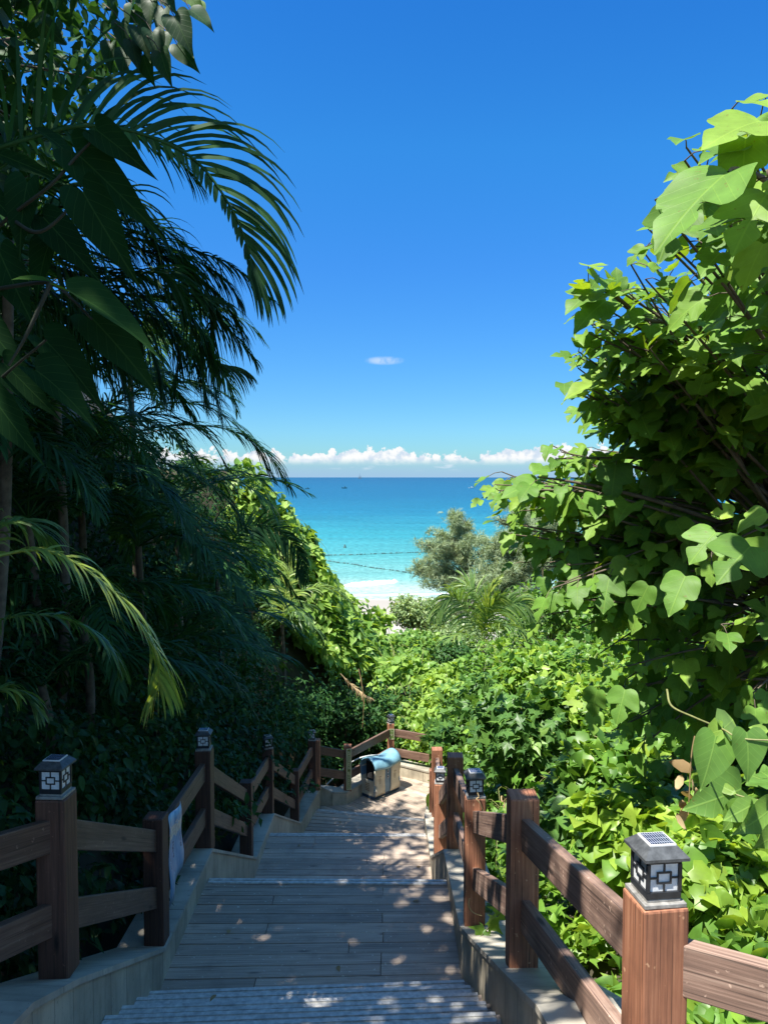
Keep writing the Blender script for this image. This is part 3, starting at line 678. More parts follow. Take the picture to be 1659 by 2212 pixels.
# side skins (blue middle), doors proud of them
NL, NZ = 16, 12
for sgn in (0, 1):
    mb = MB()
    for i in range(NL):
        for k in range(NZ):
            def q(a, b):
                l = LB * a / NL; h = prof(l)[0]; z = .055 + (h - .055) * b / NZ; bu = bulge(z, a / NL) * .6
                return bp(l, -bu if not sgn else WB + bu, z)
            f = [q(i, k), q(i + 1, k), q(i + 1, k + 1), q(i, k + 1)]; mb.face(f if not sgn else f[::-1])
    mb.build('side_panel', M_BLUE, bin_, 0, True)
    for l0, l1, flip in ((.0, .40, 0), (.60, 1.0, 1)):
        mb = MB(); K = 14
        def edge(k, a):   # outer edge notched like the profile in the photo
            g = k / K; z = .05 + (prof(LB * (l0 + l1) / 2)[0] - .02) * g; w0 = .045 * math.exp(-((g - .33) / .09) ** 2) + .02 * (1 - g); w1 = .015 * math.sin(g * 3.1)
            lo, hi = l0 * LB + (w0 if not flip else w1), l1 * LB - (w1 if not flip else w0)
            if k == K: lo += .03; hi -= .03
            l = lo + (hi - lo) * a; bu = bulge(z, l / LB); off = .014 + bu
            return bp(l, -off if not sgn else WB + off, z)
        for k in range(K):
            for a in range(4):
                f = [edge(k, a / 4), edge(k, (a + 1) / 4), edge(k + 1, (a + 1) / 4), edge(k + 1, a / 4)]; mb.face(f if not sgn else f[::-1])
        od = mb.build('door', M_CRM, bin_, 0, True); s_ = od.modifiers.new('thick', 'SOLIDIFY'); s_.thickness = .012; s_.offset = -1
        # recycling ring and lines of small print
        if not sgn:
            mk = MB(); lc = (l0 + l1) / 2 * LB + (.01 if not flip else -.01)
            def mark(x0, x1, z0, z1):
                zc = (z0 + z1) / 2; bu = bulge(zc, lc / LB)
                mk.box(bp(lc + (x0 + x1) / 2, -.0165 - bu, zc), (*(dL * (x1 - x0) / 2), 0), (*(dW * .0015), 0), (0, 0, (z1 - z0) / 2))
            for a in range(9):
                if a % 3 != 2: mark(.02 * math.cos(a * .7) - .006, .02 * math.cos(a * .7) + .006, .375 + .02 * math.sin(a * .7) - .004, .375 + .02 * math.sin(a * .7) + .004)
            for a in range(4): mark(-.03 + .006 * a, .03 - .004 * a, .325 - .022 * a, .331 - .022 * a)
            mk.build('print', plain('brown_print', (.16, .11, .07), .6), od)
mb = MB(); NA = 14
for i in range(NL):
    for k in range(NA):
        def q(a, b):
            l = LB * a / NL; h, tp = prof(l); th = math.pi * b / NA; bu = bulge(h, a / NL) * .6
            return bp(l, WB / 2 - (WB / 2 + .02 + bu) * math.cos(th), h + (tp - h) * math.sin(th))
        mb.face([q(i, k), q(i + 1, k), q(i + 1, k + 1), q(i, k + 1)])
od = mb.build('arched_top', M_TOPB, bin_, 0, True); s_ = od.modifiers.new('thick', 'SOLIDIFY'); s_.thickness = .012; s_.offset = 1
for e, l in ((0, .012), (1, LB - .012)):
    mb = MB(); s_ = (1 if e else -1)
    mb.box(bp(l, WB / 2, .19), (*(dL * .006), 0), (*(dW * (WB / 2 - .012)), 0), (0, 0, .135)); od = mb.build('end_panel', M_CRM, bin_, .003)
    mk = MB()
    for a in range(5): mk.box(bp(l + s_ * .0072, WB / 2, .26 - .03 * a), (*(dL * .001), 0), (*(dW * .05), 0), (0, 0, .007))
    mk.build('label_print', plain('faint_print', (.3, .22, .14), .6), od)
    mb = MB(); mb.face([bp(l + .12 * -s_, .01, .3), bp(l + .12 * -s_, WB - .01, .3), bp(l + .12 * -s_, WB - .01, .6), bp(l + .12 * -s_, .01, .6)]); mb.build('dark_sheet', M_HOLE, bin_)  # dark sheet in place of the shaded hollow behind the opening
for l, z, r_ in ((LB * .5, .43, .022), (LB * .5, .33, .02)):
    mb = MB(); N_ = 14; o_ = .012 + bulge(z, .5)
    mb.face([bp(l + r_ * .7 * math.cos(a * 6.283 / N_), -o_ - .003, z + r_ * math.sin(a * 6.283 / N_)) for a in range(N_)]); hb = mb.build('slot', M_HOLE, bin_)
    mb = MB()
    for a in range(N_):
        def q(b, s): return bp(l + r_ * s * .7 * math.cos(b * 6.283 / N_), -o_ - .004, z + r_ * s * math.sin(b * 6.283 / N_))
        mb.face([q(a, 1), q(a, 1.3), q(a + 1, 1.3), q(a + 1, 1)])
    mb.build('slot_rim', M_WHITE, hb)
tm = TM(); tm.tube(catmull([(-1.0, 13.1, -5.33), (-.8, 13.2, -5.17), (-.55, 13.32, -5.0), (-.35, 13.42, -4.95), (-.1, 13.6, -4.99), (.1, 13.95, -5.2), (.1, 14.05, -5.42)], 30), .012, .012, 8)
tag(tm.build('hose', plain('pale_hose', (.62, .62, .58), .5), None, True), 'pale bent hose looping behind the litter bin', 'hose')

# ------------------------------------------------------------------ boats and buoy lines out at sea
def sea_at(px, py): a, b = ray(px, py); Y = SEA / b; return np.array((a * Y, Y, SEA))
M_HULL = plain('dark_hull', (.03, .09, .10), .5); M_CAB = plain('pale_cabin', (.55, .58, .58), .5)
def boat(c, L, label, pale=False):
    root = empty('fishing_boat', c, label, 'boat', 'small boats on the sea'); mb = MB(); N_ = 8; cs = []
    for i in range(N_ + 1):
        f = i / N_; x = (f - .5) * L; bw = .17 * L * math.sin(math.pi * min(1, .12 + f * .88)) ** .6; sh = .13 * L + .10 * L * (2 * f - 1) ** 2
        cs.append([(c[0] + x, c[1] - bw, SEA + sh), (c[0] + x, c[1] - bw * .6, SEA - .1), (c[0] + x, c[1] + bw * .6, SEA - .1), (c[0] + x, c[1] + bw, SEA + sh)])
    for a, b in zip(cs[:-1], cs[1:]):
        for k in range(3): mb.face([a[k], b[k], b[k + 1], a[k + 1]])
        mb.face([a[0], a[3], b[3], b[0]])
    mb.face(cs[0]); mb.face(cs[-1][::-1]); mb.build('hull', M_CAB if pale else M_HULL, root)
    mb = MB(); mb.box(np.array(c) + (L * .12, 0, .26 * L), (.12 * L, 0, 0), (0, .09 * L, 0), (0, 0, .09 * L)); mb.box(np.array(c) + (L * .12, 0, .36 * L), (.15 * L, 0, 0), (0, .11 * L, 0), (0, 0, .012 * L)); mb.build('cabin', M_CAB if pale else M_HULL, root)
    tm = TM(); tm.tube([np.array(c) + (-L * .1, 0, .1 * L), np.array(c) + (-L * .1, 0, .5 * L)], .05, .03, 5); tm.build('mast', M_HULL, root); return root
boat(sea_at(744, 1055), 7.0, 'dark fishing boat on the sea, the second from the left')
boat(sea_at(664, 1056.5), 5.5, 'small fishing boat on the sea nearest the palm frond tip')
boat(sea_at(1049, 1053.5), 7.0, 'dark fishing boat on the sea beside the mulberry leaves')
boat(sea_at(1017, 1054.5), 6.5, 'pale low boat on the sea, left of the dark one by the mulberry leaves', True)
c = np.array((-52 / FPX * 9000, 9000.0, SEA)); root = empty('sailing_ship', c, 'faint tall masted sailing ship on the horizon', 'ship')
M_FAINT = plain('faint_sail', (.10, .16, .22), .8); M_FHULL = plain('far_hull', (.07, .12, .17), .8)  # faintness of distance put into the sail and hull colours
mb = MB(); mb.box(c + (0, 0, 2.5), (22, 0, 0), (0, 4, 0), (0, 0, 3)); mb.box(c + (0, 0, 6.5), (15, 0, 0), (0, 3, 0), (0, 0, 1)); mb.build('hull', M_FHULL, root)
for x, h in ((-10, 38), (2, 60), (12, 36)):
    mb = MB(); mb.box(c + (x, 0, h / 2), (.8, 0, 0), (0, .8, 0), (0, 0, h / 2)); mb.build('mast', M_FHULL, root)
    mb = MB(); mb.face([c + (x - 5, -1, 9), c + (x + 5, -1, 9), c + (x + .6, -1, h * .8)]); mb.build('sail', M_FAINT, root)
M_BUOY = plain('dark_floats', (.05, .12, .12), .5)
def buoy_line(pts, label, seed):
    P = catmull([sea_at(*p) for p in pts], 110); P[:, 2] = SEA + .03; tm = TM(); tm.tube(P, .035, .035, 5); r = np.random.default_rng(seed)
    root = tm.build('buoy_line', M_BUOY, None); tag(root, label, 'buoy line'); tf = TM()
    for i in range(2, 108):
        if r.random() < .55:
            d = P[i + 1] - P[i]; tf.tube([P[i] - d * .3 + (0, 0, .05), P[i] - d * .15 + (0, 0, .1), P[i] + d * .15 + (0, 0, .1), P[i] + d * .3 + (0, 0, .05)], .10, .10, 6)
    tf.build('float', M_BUOY, root)
buoy_line([(640, 1202.5), (719, 1199.8), (768, 1198.7), (839, 1195.8), (892, 1194), (960, 1192)], 'straight line of dark floats farther out on the turquoise water', 1)
buoy_line([(650, 1208), (700, 1211.5), (730, 1215.6), (765, 1220), (806, 1227.4), (845, 1232), (895, 1240.7), (950, 1252)], 'slanting line of dark floats nearer the beach', 2)
c = sea_at(745, 1183.5); tm = TM(); tm.tube([c + (0, 0, -.2), c + (0, 0, .15), c + (0, 0, .5), c + (0, 0, .75)], .42, .12, 8); tag(tm.build('mooring_buoy', M_BUOY, None), 'lone dark buoy floating off the line of floats', 'buoy')

# ------------------------------------------------------------------ palms
UP = np.array((0, 0, 1.))
def frond(parent, C, L, up, mt, n=44, wid=.026, droop=.55, a0=62, a1=22, dih=.25, sides=(1, 1), tint=.4, rr=.012, ragged=.12, start=.1, S=6):
    """one pinnate palm frond as a single mesh: curved rachis and two rows of drooping leaflets"""
    P = catmull(C, 64); tan = norm(np.gradient(P, axis=0)); tm = TM()
    tm.tube(P, rr, rr * .25, 5, min(1, tint + .15))
    up = np.array(up, float)
    for sgn, fac in ((1, sides[0]), (-1, sides[1])):
        if fac <= 0: continue
        s = np.linspace(start, .995, n) + RNG.normal(0, .006, n); s = np.clip(s, 0, .999); x = s * 63; i = np.clip(x.astype(int), 0, 62); f = (x - i)[:, None]
        p0 = P[i] * (1 - f) + P[i + 1] * f; t_ = norm(tan[i] * (1 - f) + tan[i + 1] * f)
        sd = norm(np.cross(t_, up)) * sgn; uv_ = norm(np.cross(sd, t_)) * sgn
        an = np.radians(a0 + (a1 - a0) * s + RNG.normal(0, 4 + 60 * ragged * .4, n))[:, None]; dh = dih + RNG.normal(0, .12 + ragged, n)[:, None]
        d = t_ * np.cos(an) + (sd * np.cos(dh) + uv_ * np.sin(dh)) * np.sin(an)
        ln = L * fac * np.sin(np.pi * np.clip(.2 + .76 * s, 0, 1)) ** .6 * RNG.uniform(1 - 1.6 * ragged, 1.05, n)
        q = p0; pts = [q]; dd = d; dirs = [d]
        for k in range(S):
            dd = norm(dd + (0, 0, -droop / S * (1 + .5 * k))); q = q + dd * (ln / S)[:, None]; pts.append(q); dirs.append(dd)
        pts = np.stack(pts, 1); dirs = np.stack(dirs, 1); wv = norm(np.cross(dirs, uv_[:, None] + .25 * RNG.normal(size=(n, 1, 3))))
        prof_ = np.interp(np.linspace(0, 1, S + 1), [0, .12, .5, .8, 1], [.45, 1, .92, .55, .04]) * wid / 2
        hw = prof_[None, :, None] * wv * (.6 + .4 * (ln / (L * fac + 1e-9)))[:, None, None]
        V = np.stack([pts - hw, pts + hw], 2).reshape(-1, 3); T = []
        base = (np.arange(n) * (S + 1) * 2)[:, None, None]
        for k in range(S): a = 2 * k; T += [(a, a + 1, a + 3), (a, a + 3, a + 2)]
        uv = np.zeros((len(V), 2)); tm.add(V, (np.array(T)[None] + base).reshape(-1, 3), np.clip(np.repeat(tint + RNG.normal(0, .13, n), (S + 1) * 2), 0, 1), uv)
    return tm.build('frond', mt, parent)
def arc(c, az_, e0, e1, length, k=6):
    P = [np.array(c, float)]
    for i in range(k):
        e = math.radians(e0 + (e1 - e0) * (i + .5) / k); P.append(P[-1] + length / k * np.array((math.cos(az_) * math.cos(e), math.sin(az_) * math.cos(e), math.sin(e))))
    return P
def palm(label, base, crown, fr, group=None, tr=.05, name='palm'):
    """fr: list of frond() argument dicts; trunk from base to crown"""
    root = empty(name, base, label, 'palm', group); tm = TM(); base, crown = np.array(base, float), np.array(crown, float)
    P = catmull([base - (0, 0, .3), base * .6 + crown * .4 + (.06, .03, 0), crown], 16); tm.tube(P, tr, tr * .7, 8); tm.build('trunk', M_BARK, root)
    for f in fr: frond(root, **f)
    return root
def ground(x, y): return float(terrain(np.array([x]), np.array([y]))[0])
def rnd_fronds(crown, count, length, L, mt, az=(0, 360), e0=(35, 80), e1=(-75, -20), tint=.35, **kw):
    out = []
    for i in range(count):
        a = math.radians(az[0] + (az[1] - az[0]) * (i + random.random()) / count); ln = length * random.uniform(.75, 1.1)
        out.append(dict(C=arc(crown, a, random.uniform(*e0), random.uniform(*e1), ln), L=L * random.uniform(.85, 1.1), up=UP, mt=mt, tint=tint + random.uniform(-.12, .12), **kw))
    return out
def px(*pts): return [at(*p) for p in pts]
VIEW = (.05, -1, .12)
GP = 'areca palms crowding the shaded left slope'
h1 = [dict(C=px((-80, 345, 3.6), (60, 300, 3.65), (180, 272, 3.7), (300, 288, 3.8), (420, 345, 3.9), (500, 450, 3.95), (538, 545, 4.0), (541, 600, 4.0)), L=.64, up=VIEW, mt=M_PALM, n=62, wid=.023, droop=.55, a0=72, a1=22, dih=.1, sides=(.16, 1), tint=.34, rr=.014, ragged=.02, start=.06, S=8),
      dict(C=px((-80, 420, 4.3), (100, 300, 4.4), (240, 270, 4.5), (360, 320, 4.6), (430, 400, 4.7)), L=.4, up=UP, mt=M_PALM, n=36, wid=.02, droop=.5, tint=.25)]
cr = at(-150, 560, 4.4)
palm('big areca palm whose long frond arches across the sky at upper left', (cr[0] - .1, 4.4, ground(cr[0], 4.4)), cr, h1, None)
sc = dict(up=UP, mt=M_PALM, n=84, wid=.0135, droop=.62, a0=46, a1=14, ragged=.24, tint=.14, dih=.05, S=7)
h2 = [dict(C=px((40, 500, 5), (220, 515, 5), (370, 565, 5.1), (470, 635, 5.2), (535, 730, 5.3)), L=.45, **sc), dict(C=px((40, 540, 5.2), (230, 585, 5.2), (350, 680, 5.2), (420, 780, 5.3), (445, 860, 5.3)), L=.5, **sc),
      dict(C=px((60, 480, 5.3), (250, 490, 5.3), (390, 545, 5.3), (480, 600, 5.4), (520, 650, 5.4)), L=.4, **sc), dict(C=px((80, 560, 5.1), (240, 630, 5.1), (320, 740, 5.1), (355, 850, 5.1)), L=.45, **sc),
      dict(C=px((20, 500, 5.2), (160, 440, 5.1), (280, 460, 5.0), (370, 540, 5.0), (400, 640, 5)), L=.4, **sc), dict(C=px((0, 600, 5.2), (130, 640, 5.1), (230, 740, 5.0), (280, 860, 5.0)), L=.45, **sc),
      dict(C=px((50, 520, 4.9), (200, 545, 4.9), (330, 610, 4.9), (420, 690, 4.9), (470, 790, 5)), L=.42, **sc)]
h2 += [dict(f, C=[p_ + RNG.normal(size=3) * (.0 if i_ == 0 else .11) for i_, p_ in enumerate(f['C'])], up=RNG.normal(size=3) * .5 + UP) for f in h2]
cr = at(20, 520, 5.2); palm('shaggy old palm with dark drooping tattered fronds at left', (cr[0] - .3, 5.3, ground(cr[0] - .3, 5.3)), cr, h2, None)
g3 = dict(up=UP, mt=M_PALM, n=66, wid=.02, droop=.5, ragged=.06, tint=.3)
h3 = [dict(C=px((180, 990, 8), (330, 925, 8.2), (480, 925, 8.5), (570, 972, 8.7), (628, 1055, 8.9)), L=.55, **g3), dict(C=px((180, 980, 8), (330, 880, 8.3), (450, 880, 8.6), (540, 950, 8.7), (590, 1030, 8.8)), L=.5, **g3),
      dict(C=px((180, 1000, 8), (350, 1000, 8.1), (470, 1060, 8.2), (540, 1150, 8.3)), L=.5, **g3), dict(C=px((170, 990, 8), (300, 1020, 7.8), (400, 1110, 7.7), (440, 1230, 7.6)), L=.5, **g3),
      dict(C=px((170, 980, 8), (260, 850, 8), (350, 830, 8.2), (420, 900, 8.3)), L=.5, **g3)]
cr = at(170, 990, 8); palm('areca palm whose frond tips hang against the sea horizon', (cr[0] - .1, 8.1, ground(cr[0] - .1, 8.1)), cr, h3 + rnd_fronds(cr, 11, 2.0, .5, M_PALM, tint=.35, wid=.022, n=52, droop=.4), None)
br = dict(mt=M_PALM2, wid=.016, droop=.6, a0=66, a1=24, ragged=.03)
h5 = [dict(C=px((-60, 1215, 3.2), (80, 1188, 3.3), (180, 1226, 3.35), (270, 1306, 3.4), (330, 1400, 3.45), (345, 1475, 3.5), (328, 1512, 3.5)), L=.32, up=UP, n=66, tint=.75, rr=.008, **br),
      dict(C=px((-60, 1350, 3.8), (80, 1328, 3.8), (180, 1352, 3.9), (240, 1402, 3.95), (266, 1450, 4.0)), L=.25, up=UP, n=44, tint=.3, rr=.007, **br),
      dict(C=px((-60, 1530, 3.6), (0, 1490, 3.6), (50, 1500, 3.7), (90, 1545, 3.7)), L=.2, up=UP, n=26, tint=.45, rr=.006, **br), dict(C=px((-60, 1260, 3.5), (-10, 1150, 3.5), (60, 1130, 3.6), (110, 1170, 3.7)), L=.28, up=UP, n=36, tint=.35, rr=.007, **br)]
cr = at(-110, 1330, 3.5); palm('low palm with bright green fronds leaning in from the left edge', (cr[0], 3.5, ground(cr[0], 3.5)), cr, h5, None, .03)
h7 = [dict(C=px((470, 1240, 11.5), (520, 1145, 11.8), (590, 1140, 12.1), (645, 1190, 12.3), (662, 1255, 12.4)), L=.55, up=VIEW, n=60, wid=.034, droop=.35, a0=70, a1=25, mt=M_PALM, tint=.12, ragged=.04, sides=(1, .6)), dict(C=px((470, 1240, 11.5), (530, 1200, 11.8), (600, 1230, 12), (650, 1300, 12.2)), L=.6, up=UP, n=44, wid=.03, droop=.9, mt=M_PALM, tint=.2)]
cr = at(470, 1250, 11.5); palm('palm with a dark fan like frond hanging before the vine bank', (cr[0], 11.5, ground(cr[0], 11.5)), cr, h7 + rnd_fronds(cr, 5, 1.3, .42, M_PALM, az=(100, 260), tint=.3, wid=.03, n=40, droop=.8), None)
h8 = [dict(C=px((610, 1345, 14.6), (630, 1290, 14.8), (690, 1268, 15), (740, 1285, 15.2), (775, 1330, 15.3)), L=.5, up=UP, n=44, wid=.03, droop=.5, mt=M_PALM2, tint=.6), dict(C=px((610, 1345, 14.6), (620, 1270, 14.8), (632, 1215, 15), (640, 1180, 15)), L=.4, up=VIEW, n=40, wid=.03, droop=.4, mt=M_PALM2, tint=.7),
      dict(C=px((610, 1345, 14.6), (650, 1340, 14.6), (690, 1370, 14.7), (705, 1430, 14.8)), L=.5, up=UP, n=40, wid=.03, droop=.7, mt=M_PALM2, tint=.4)]
cr = at(610, 1350, 14.6); palm('pale sunlit palm growing at the foot of the vine bank', (cr[0], 14.6, ground(cr[0], 14.6)), cr, h8 + rnd_fronds(cr, 5, 1.0, .35, M_PALM2, tint=.3, wid=.028, n=36), None)
# filling the slope with more of them, each its own palm
fill = [(60, 1120, 6.4, 9), (300, 1180, 8.2, 9), (380, 1080, 10.5, 8), (120, 820, 6.6, 10), (-60, 960, 5.6, 9), (380, 1330, 9.8, 8), (430, 1330, 12.5, 6), (180, 1330, 6.6, 8), (280, 760, 9.5, 9), (90, 1480, 5.6, 7), (330, 1460, 8.3, 7), (-30, 700, 7.5, 10), (480, 1480, 12.5, 5)]
for i, (x, y, Y, n) in enumerate(fill):
    cr = at(x, y, Y); s_ = min(1.0, .55 + Y * .05)
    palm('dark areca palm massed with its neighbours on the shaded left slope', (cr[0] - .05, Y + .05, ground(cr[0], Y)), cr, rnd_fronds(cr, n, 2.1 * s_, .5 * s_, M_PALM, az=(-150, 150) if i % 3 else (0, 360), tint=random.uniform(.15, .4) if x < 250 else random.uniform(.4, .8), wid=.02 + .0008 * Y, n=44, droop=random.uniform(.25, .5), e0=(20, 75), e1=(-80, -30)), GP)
# young coconut palm on the right, in the sun
cr = at(1040, 1385, 21.0)
hp = [dict(C=px((1040, 1385, 21), (1045, 1330, 21), (1055, 1280, 21), (1082, 1245, 21.1)), L=.45, up=VIEW, n=34, wid=.045, droop=.2, a0=28, a1=10, mt=M_PALM2, tint=.9), dict(C=px((1040, 1385, 21), (1000, 1310, 20.8), (970, 1290, 20.6), (935, 1330, 20.4)), L=.95, up=VIEW, n=46, wid=.045, droop=.7, mt=M_PALM2, tint=.55),
      dict(C=px((1040, 1385, 21), (1035, 1300, 21.4), (1010, 1265, 21.6), (985, 1270, 21.8)), L=.8, up=VIEW, n=40, wid=.045, droop=.5, mt=M_PALM2, tint=.5), dict(C=px((1040, 1385, 21), (1075, 1320, 21), (1125, 1300, 21.2), (1170, 1330, 21.3)), L=.9, up=VIEW, n=46, wid=.045, droop=.8, mt=M_PALM2, tint=.5),
      dict(C=px((1040, 1385, 21), (1085, 1350, 20.7), (1140, 1370, 20.5), (1175, 1420, 20.4)), L=.8, up=UP, n=44, wid=.045, droop=.7, mt=M_PALM2, tint=.45), dict(C=px((1040, 1385, 21), (1050, 1330, 20.8), (1068, 1300, 20.6), (1085, 1290, 20.4)), L=.7, up=VIEW, n=40, wid=.045, droop=.35, a0=40, mt=M_PALM2, tint=.6),
      dict(C=px((1040, 1385, 21), (1060, 1390, 20.4), (1085, 1420, 20), (1095, 1460, 19.8)), L=.7, up=UP, n=40, wid=.045, droop=.7, mt=M_PALM2, tint=.5), dict(C=px((1040, 1385, 21), (1000, 1370, 20.4), (965, 1385, 20), (950, 1430, 19.8)), L=.7, up=UP, n=40, wid=.045, droop=.7, mt=M_PALM2, tint=.5)]
palm('young coconut palm with an upright yellow spear leaf before the grey green trees', (cr[0], 21, ground(cr[0], 21)), cr, hp, None, .09)
# dry frond hanging in the thicket behind the bin
dr = empty('dead_frond', at(760, 1480, 14.9), 'dry straw coloured palm frond caught in the bushes behind the sign', 'palm frond')
frond(dr, C=px((735, 1455, 14.9), (760, 1480, 14.9), (785, 1500, 14.8), (805, 1510, 14.8)), L=.26, up=UP, mt=M_STRAW, n=26, wid=.03, droop=.7, ragged=.2, tint=.6)
frond(dr, C=px((775, 1445, 14.7), (782, 1480, 14.7), (786, 1520, 14.7), (783, 1570, 14.7)), L=.16, up=UP, mt=M_STRAW, n=14, wid=.02, droop=1, a0=40, ragged=.25, tint=.3)

# ------------------------------------------------------------------ trees overhanging from the left
def leaf_cloud(tm, P, Nn, proto, size, tint, hang=.5, jit=.6, szv=.3, wm=None):
    n = len(P); up_ = norm(Nn * .7 + np.array((0, 0, .75)) + jit * RNG.normal(size=(n, 3)))
    tip = norm(Nn * .6 + RNG.normal(size=(n, 3)) * .8 + np.array((0, 0, -hang)))
    leaves(tm, proto, P, tip, up_, size * RNG.uniform(1 - szv, 1 + szv, n), np.clip(tint, 0, 1), wm or (.8 if proto is HEART else 1.0))
def project(P):
    y = np.maximum(P[:, 1], 1e-3); c_ = cth * y - sth * P[:, 2]; c_ = np.maximum(c_, 1e-3)
    return CX + FPX * P[:, 0] / c_, CY - FPX * (sth * y + cth * P[:, 2]) / c_
def tree(label, base, blobs, n, proto, size, mt, tint, tr=.12, keep=None, name='broadleaf_tree', hang=.6, extra=()):
    """trunk, limbs to each blob of the crown, leaves clustered on twigs through the blobs"""
    root = empty(name, base, label, 'tree'); base = np.array(base, float); tk = TM(); cr_ = TM()
    cen = np.mean([b[:3] for b in blobs], 0); fork = base * .55 + cen * .45
    tk.tube(catmull([base - (0, 0, .3), base * .7 + fork * .3 + (.05, .05, 0), fork], 14), tr, tr * .7, 8)
    vol = np.array([b[3] * b[4] * b[5] for b in blobs]); vol = vol ** .8 / (vol ** .8).sum()
    for b, q in zip(blobs, vol):
        c_ = np.array(b[:3]); R_ = np.array(b[3:6]); tk.tube(catmull([fork, fork * .5 + c_ * .5 + RNG.normal(size=3) * .1, c_], 12), tr * .55, tr * .15, 6)
        k = max(4, int(n * q / 26)); tw = c_ + rdir(k) * (RNG.random((k, 1)) ** .45) * R_
        for p_ in tw[:60]: tk.tube(catmull([c_, c_ * .45 + p_ * .55 + (0, 0, .08), p_], 5), tr * .12, .004, 4)
        m_ = int(n * q); i = RNG.integers(0, k, m_); P = tw[i] + RNG.normal(size=(m_, 3)) * np.minimum(R_ * .22, .32)
        Nn = norm(P - c_)
        if keep is not None: ok = keep(P); P, Nn = P[ok], Nn[ok]
        leaf_cloud(cr_, P, Nn, proto, size, tint + .12 * RNG.normal(size=len(P)), hang, .5)
    for (a, b, tn) in extra:
        p, q_ = at(*a), at(*b); leaves(cr_, HEART_H, p[None], (q_ - p)[None], norm(np.array((-.1, -.8, .5)) + RNG.normal(size=3) * .3)[None], np.array([np.linalg.norm(q_ - p)]), tn, .62)
        tk.tube([p + (-.10, .05, .12), p + (-.03, 0, .05), p], .003, .002, 4)
    tk.build('trunk', M_BARK, root, True); cr_.build('crown', mt, root); return root
GAP = np.array([at(x_, y_, 3.4) for x_, y_ in ((120, 1195), (200, 1240), (260, 1300), (310, 1370), (335, 1440))])  # gap shaped in the crowns so sunlight reaches the low bright frond
def keep_left(P):
    d_ = P[:, None] - GAP[None]; s_ = np.array(SUN); al = d_ @ s_; near = (np.linalg.norm(d_ - al[..., None] * s_, axis=2) < .115).any(1) & (al > 0).any(1)
    return keep_view(P) & ~near
def keep_view(P):
    x, y = project(P); inv = (P[:, 1] > .15) & (x > -60) & (x < 1720) & (y > -60) & (y < 2212)
    lim = np.interp(y, [-60, 0, 70, 130, 200, 320, 480, 640, 2212], [360, 345, 320, 270, 220, 150, 110, 120, 100])
    return ~inv | ((x < lim - 12 * RNG.random(len(P))) & (P[:, 1] > 1.7))
tree('broadleaf tree with pointed heart shaped leaves hanging in at the top left corner', (-3.6, 1.2, ground(-3.6, 1.2)), [(-2.75, 3.6, 3.3, 1.25, 1.3, 1.2), (-2.7, 1.6, 3.4, 1.5, 1.5, 1.1), (-3.6, 2.4, 3.4, 1.6, 2.0, 1.4), (-2.9, -.8, 3.4, 1.5, 1.6, 1.2), (-1.75, 4.7, 3.7, 1.0, .9, .8), (-1.15, 2.05, 2.9, .55, .6, .4), (-1.0, 1.42, 2.9, .38, .38, .3), (-2.4, 2.9, 3.0, .8, .8, .6), (-1.9, .6, 3.2, .7, .7, .5), (-3.6, -.6, 2.6, 1.6, 2.0, 1.6), (-4.2, 5.0, 3.4, 1.8, 1.8, 1.8)], 22000, HEART, .13, M_TREE, .4, .14, keep_left, extra=[((x_, y_, 3.6 + .03 * i_), (x2, y2, 3.55 + .03 * i_), t_) for i_, (x_, y_, x2, y2, t_) in enumerate([(378, 36, 412, 106, .3), (412, 22, 464, 54, .35), (348, 114, 364, 178, .3), (384, 96, 424, 150, .4), (330, 70, 345, 130, .25), (300, 60, 322, 118, .3), (285, 90, 300, 150, .25), (310, 120, 330, 185, .35), (262, 50, 268, 110, .3), (355, 20, 340, 78, .3), (395, -20, 440, 15, .8), (330, 0, 316, 50, .3), (290, 10, 262, 55, .25), (270, 110, 262, 165, .3), (240, 95, 232, 150, .3), (425, 5, 436, 40, .9), (372, 70, 352, 112, .3), (300, -10, 330, 30, .4), (345, -20, 380, 20, .35)])])  # some out-of-view crown blobs are added overhead to shade the right post and rails
tree('tall dark tree behind the palms at the left edge', (-5.2, 6.5, ground(-5.2, 6.5)), [(-4.4, 7.5, 4.6, 2.2, 2.4, 2.0), (-3.6, 6.2, 3.2, 1.4, 1.6, 1.4), (-5.4, 9.5, 4.5, 2.4, 2.4, 2.2), (-4.8, 8, 2.2, 2.2, 2.2, 1.5), (-6.5, 5, 4.5, 2, 3, 2)], 9000, OVATE, .17, M_DARKLEAF, .3, .16, keep_left)
tree('dark tree crown on the left slope beyond the shaggy palm', (-6.2, 12, ground(-6.2, 12)), [(-5.6, 11.5, 2.2, 2.2, 2.2, 2.2), (-4.8, 13.5, .6, 1.6, 1.6, 1.4), (-6.8, 13, 3.2, 2.2, 2.2, 2)], 6500, OVATE, .2, M_DARKLEAF, .3, .15, keep_left)


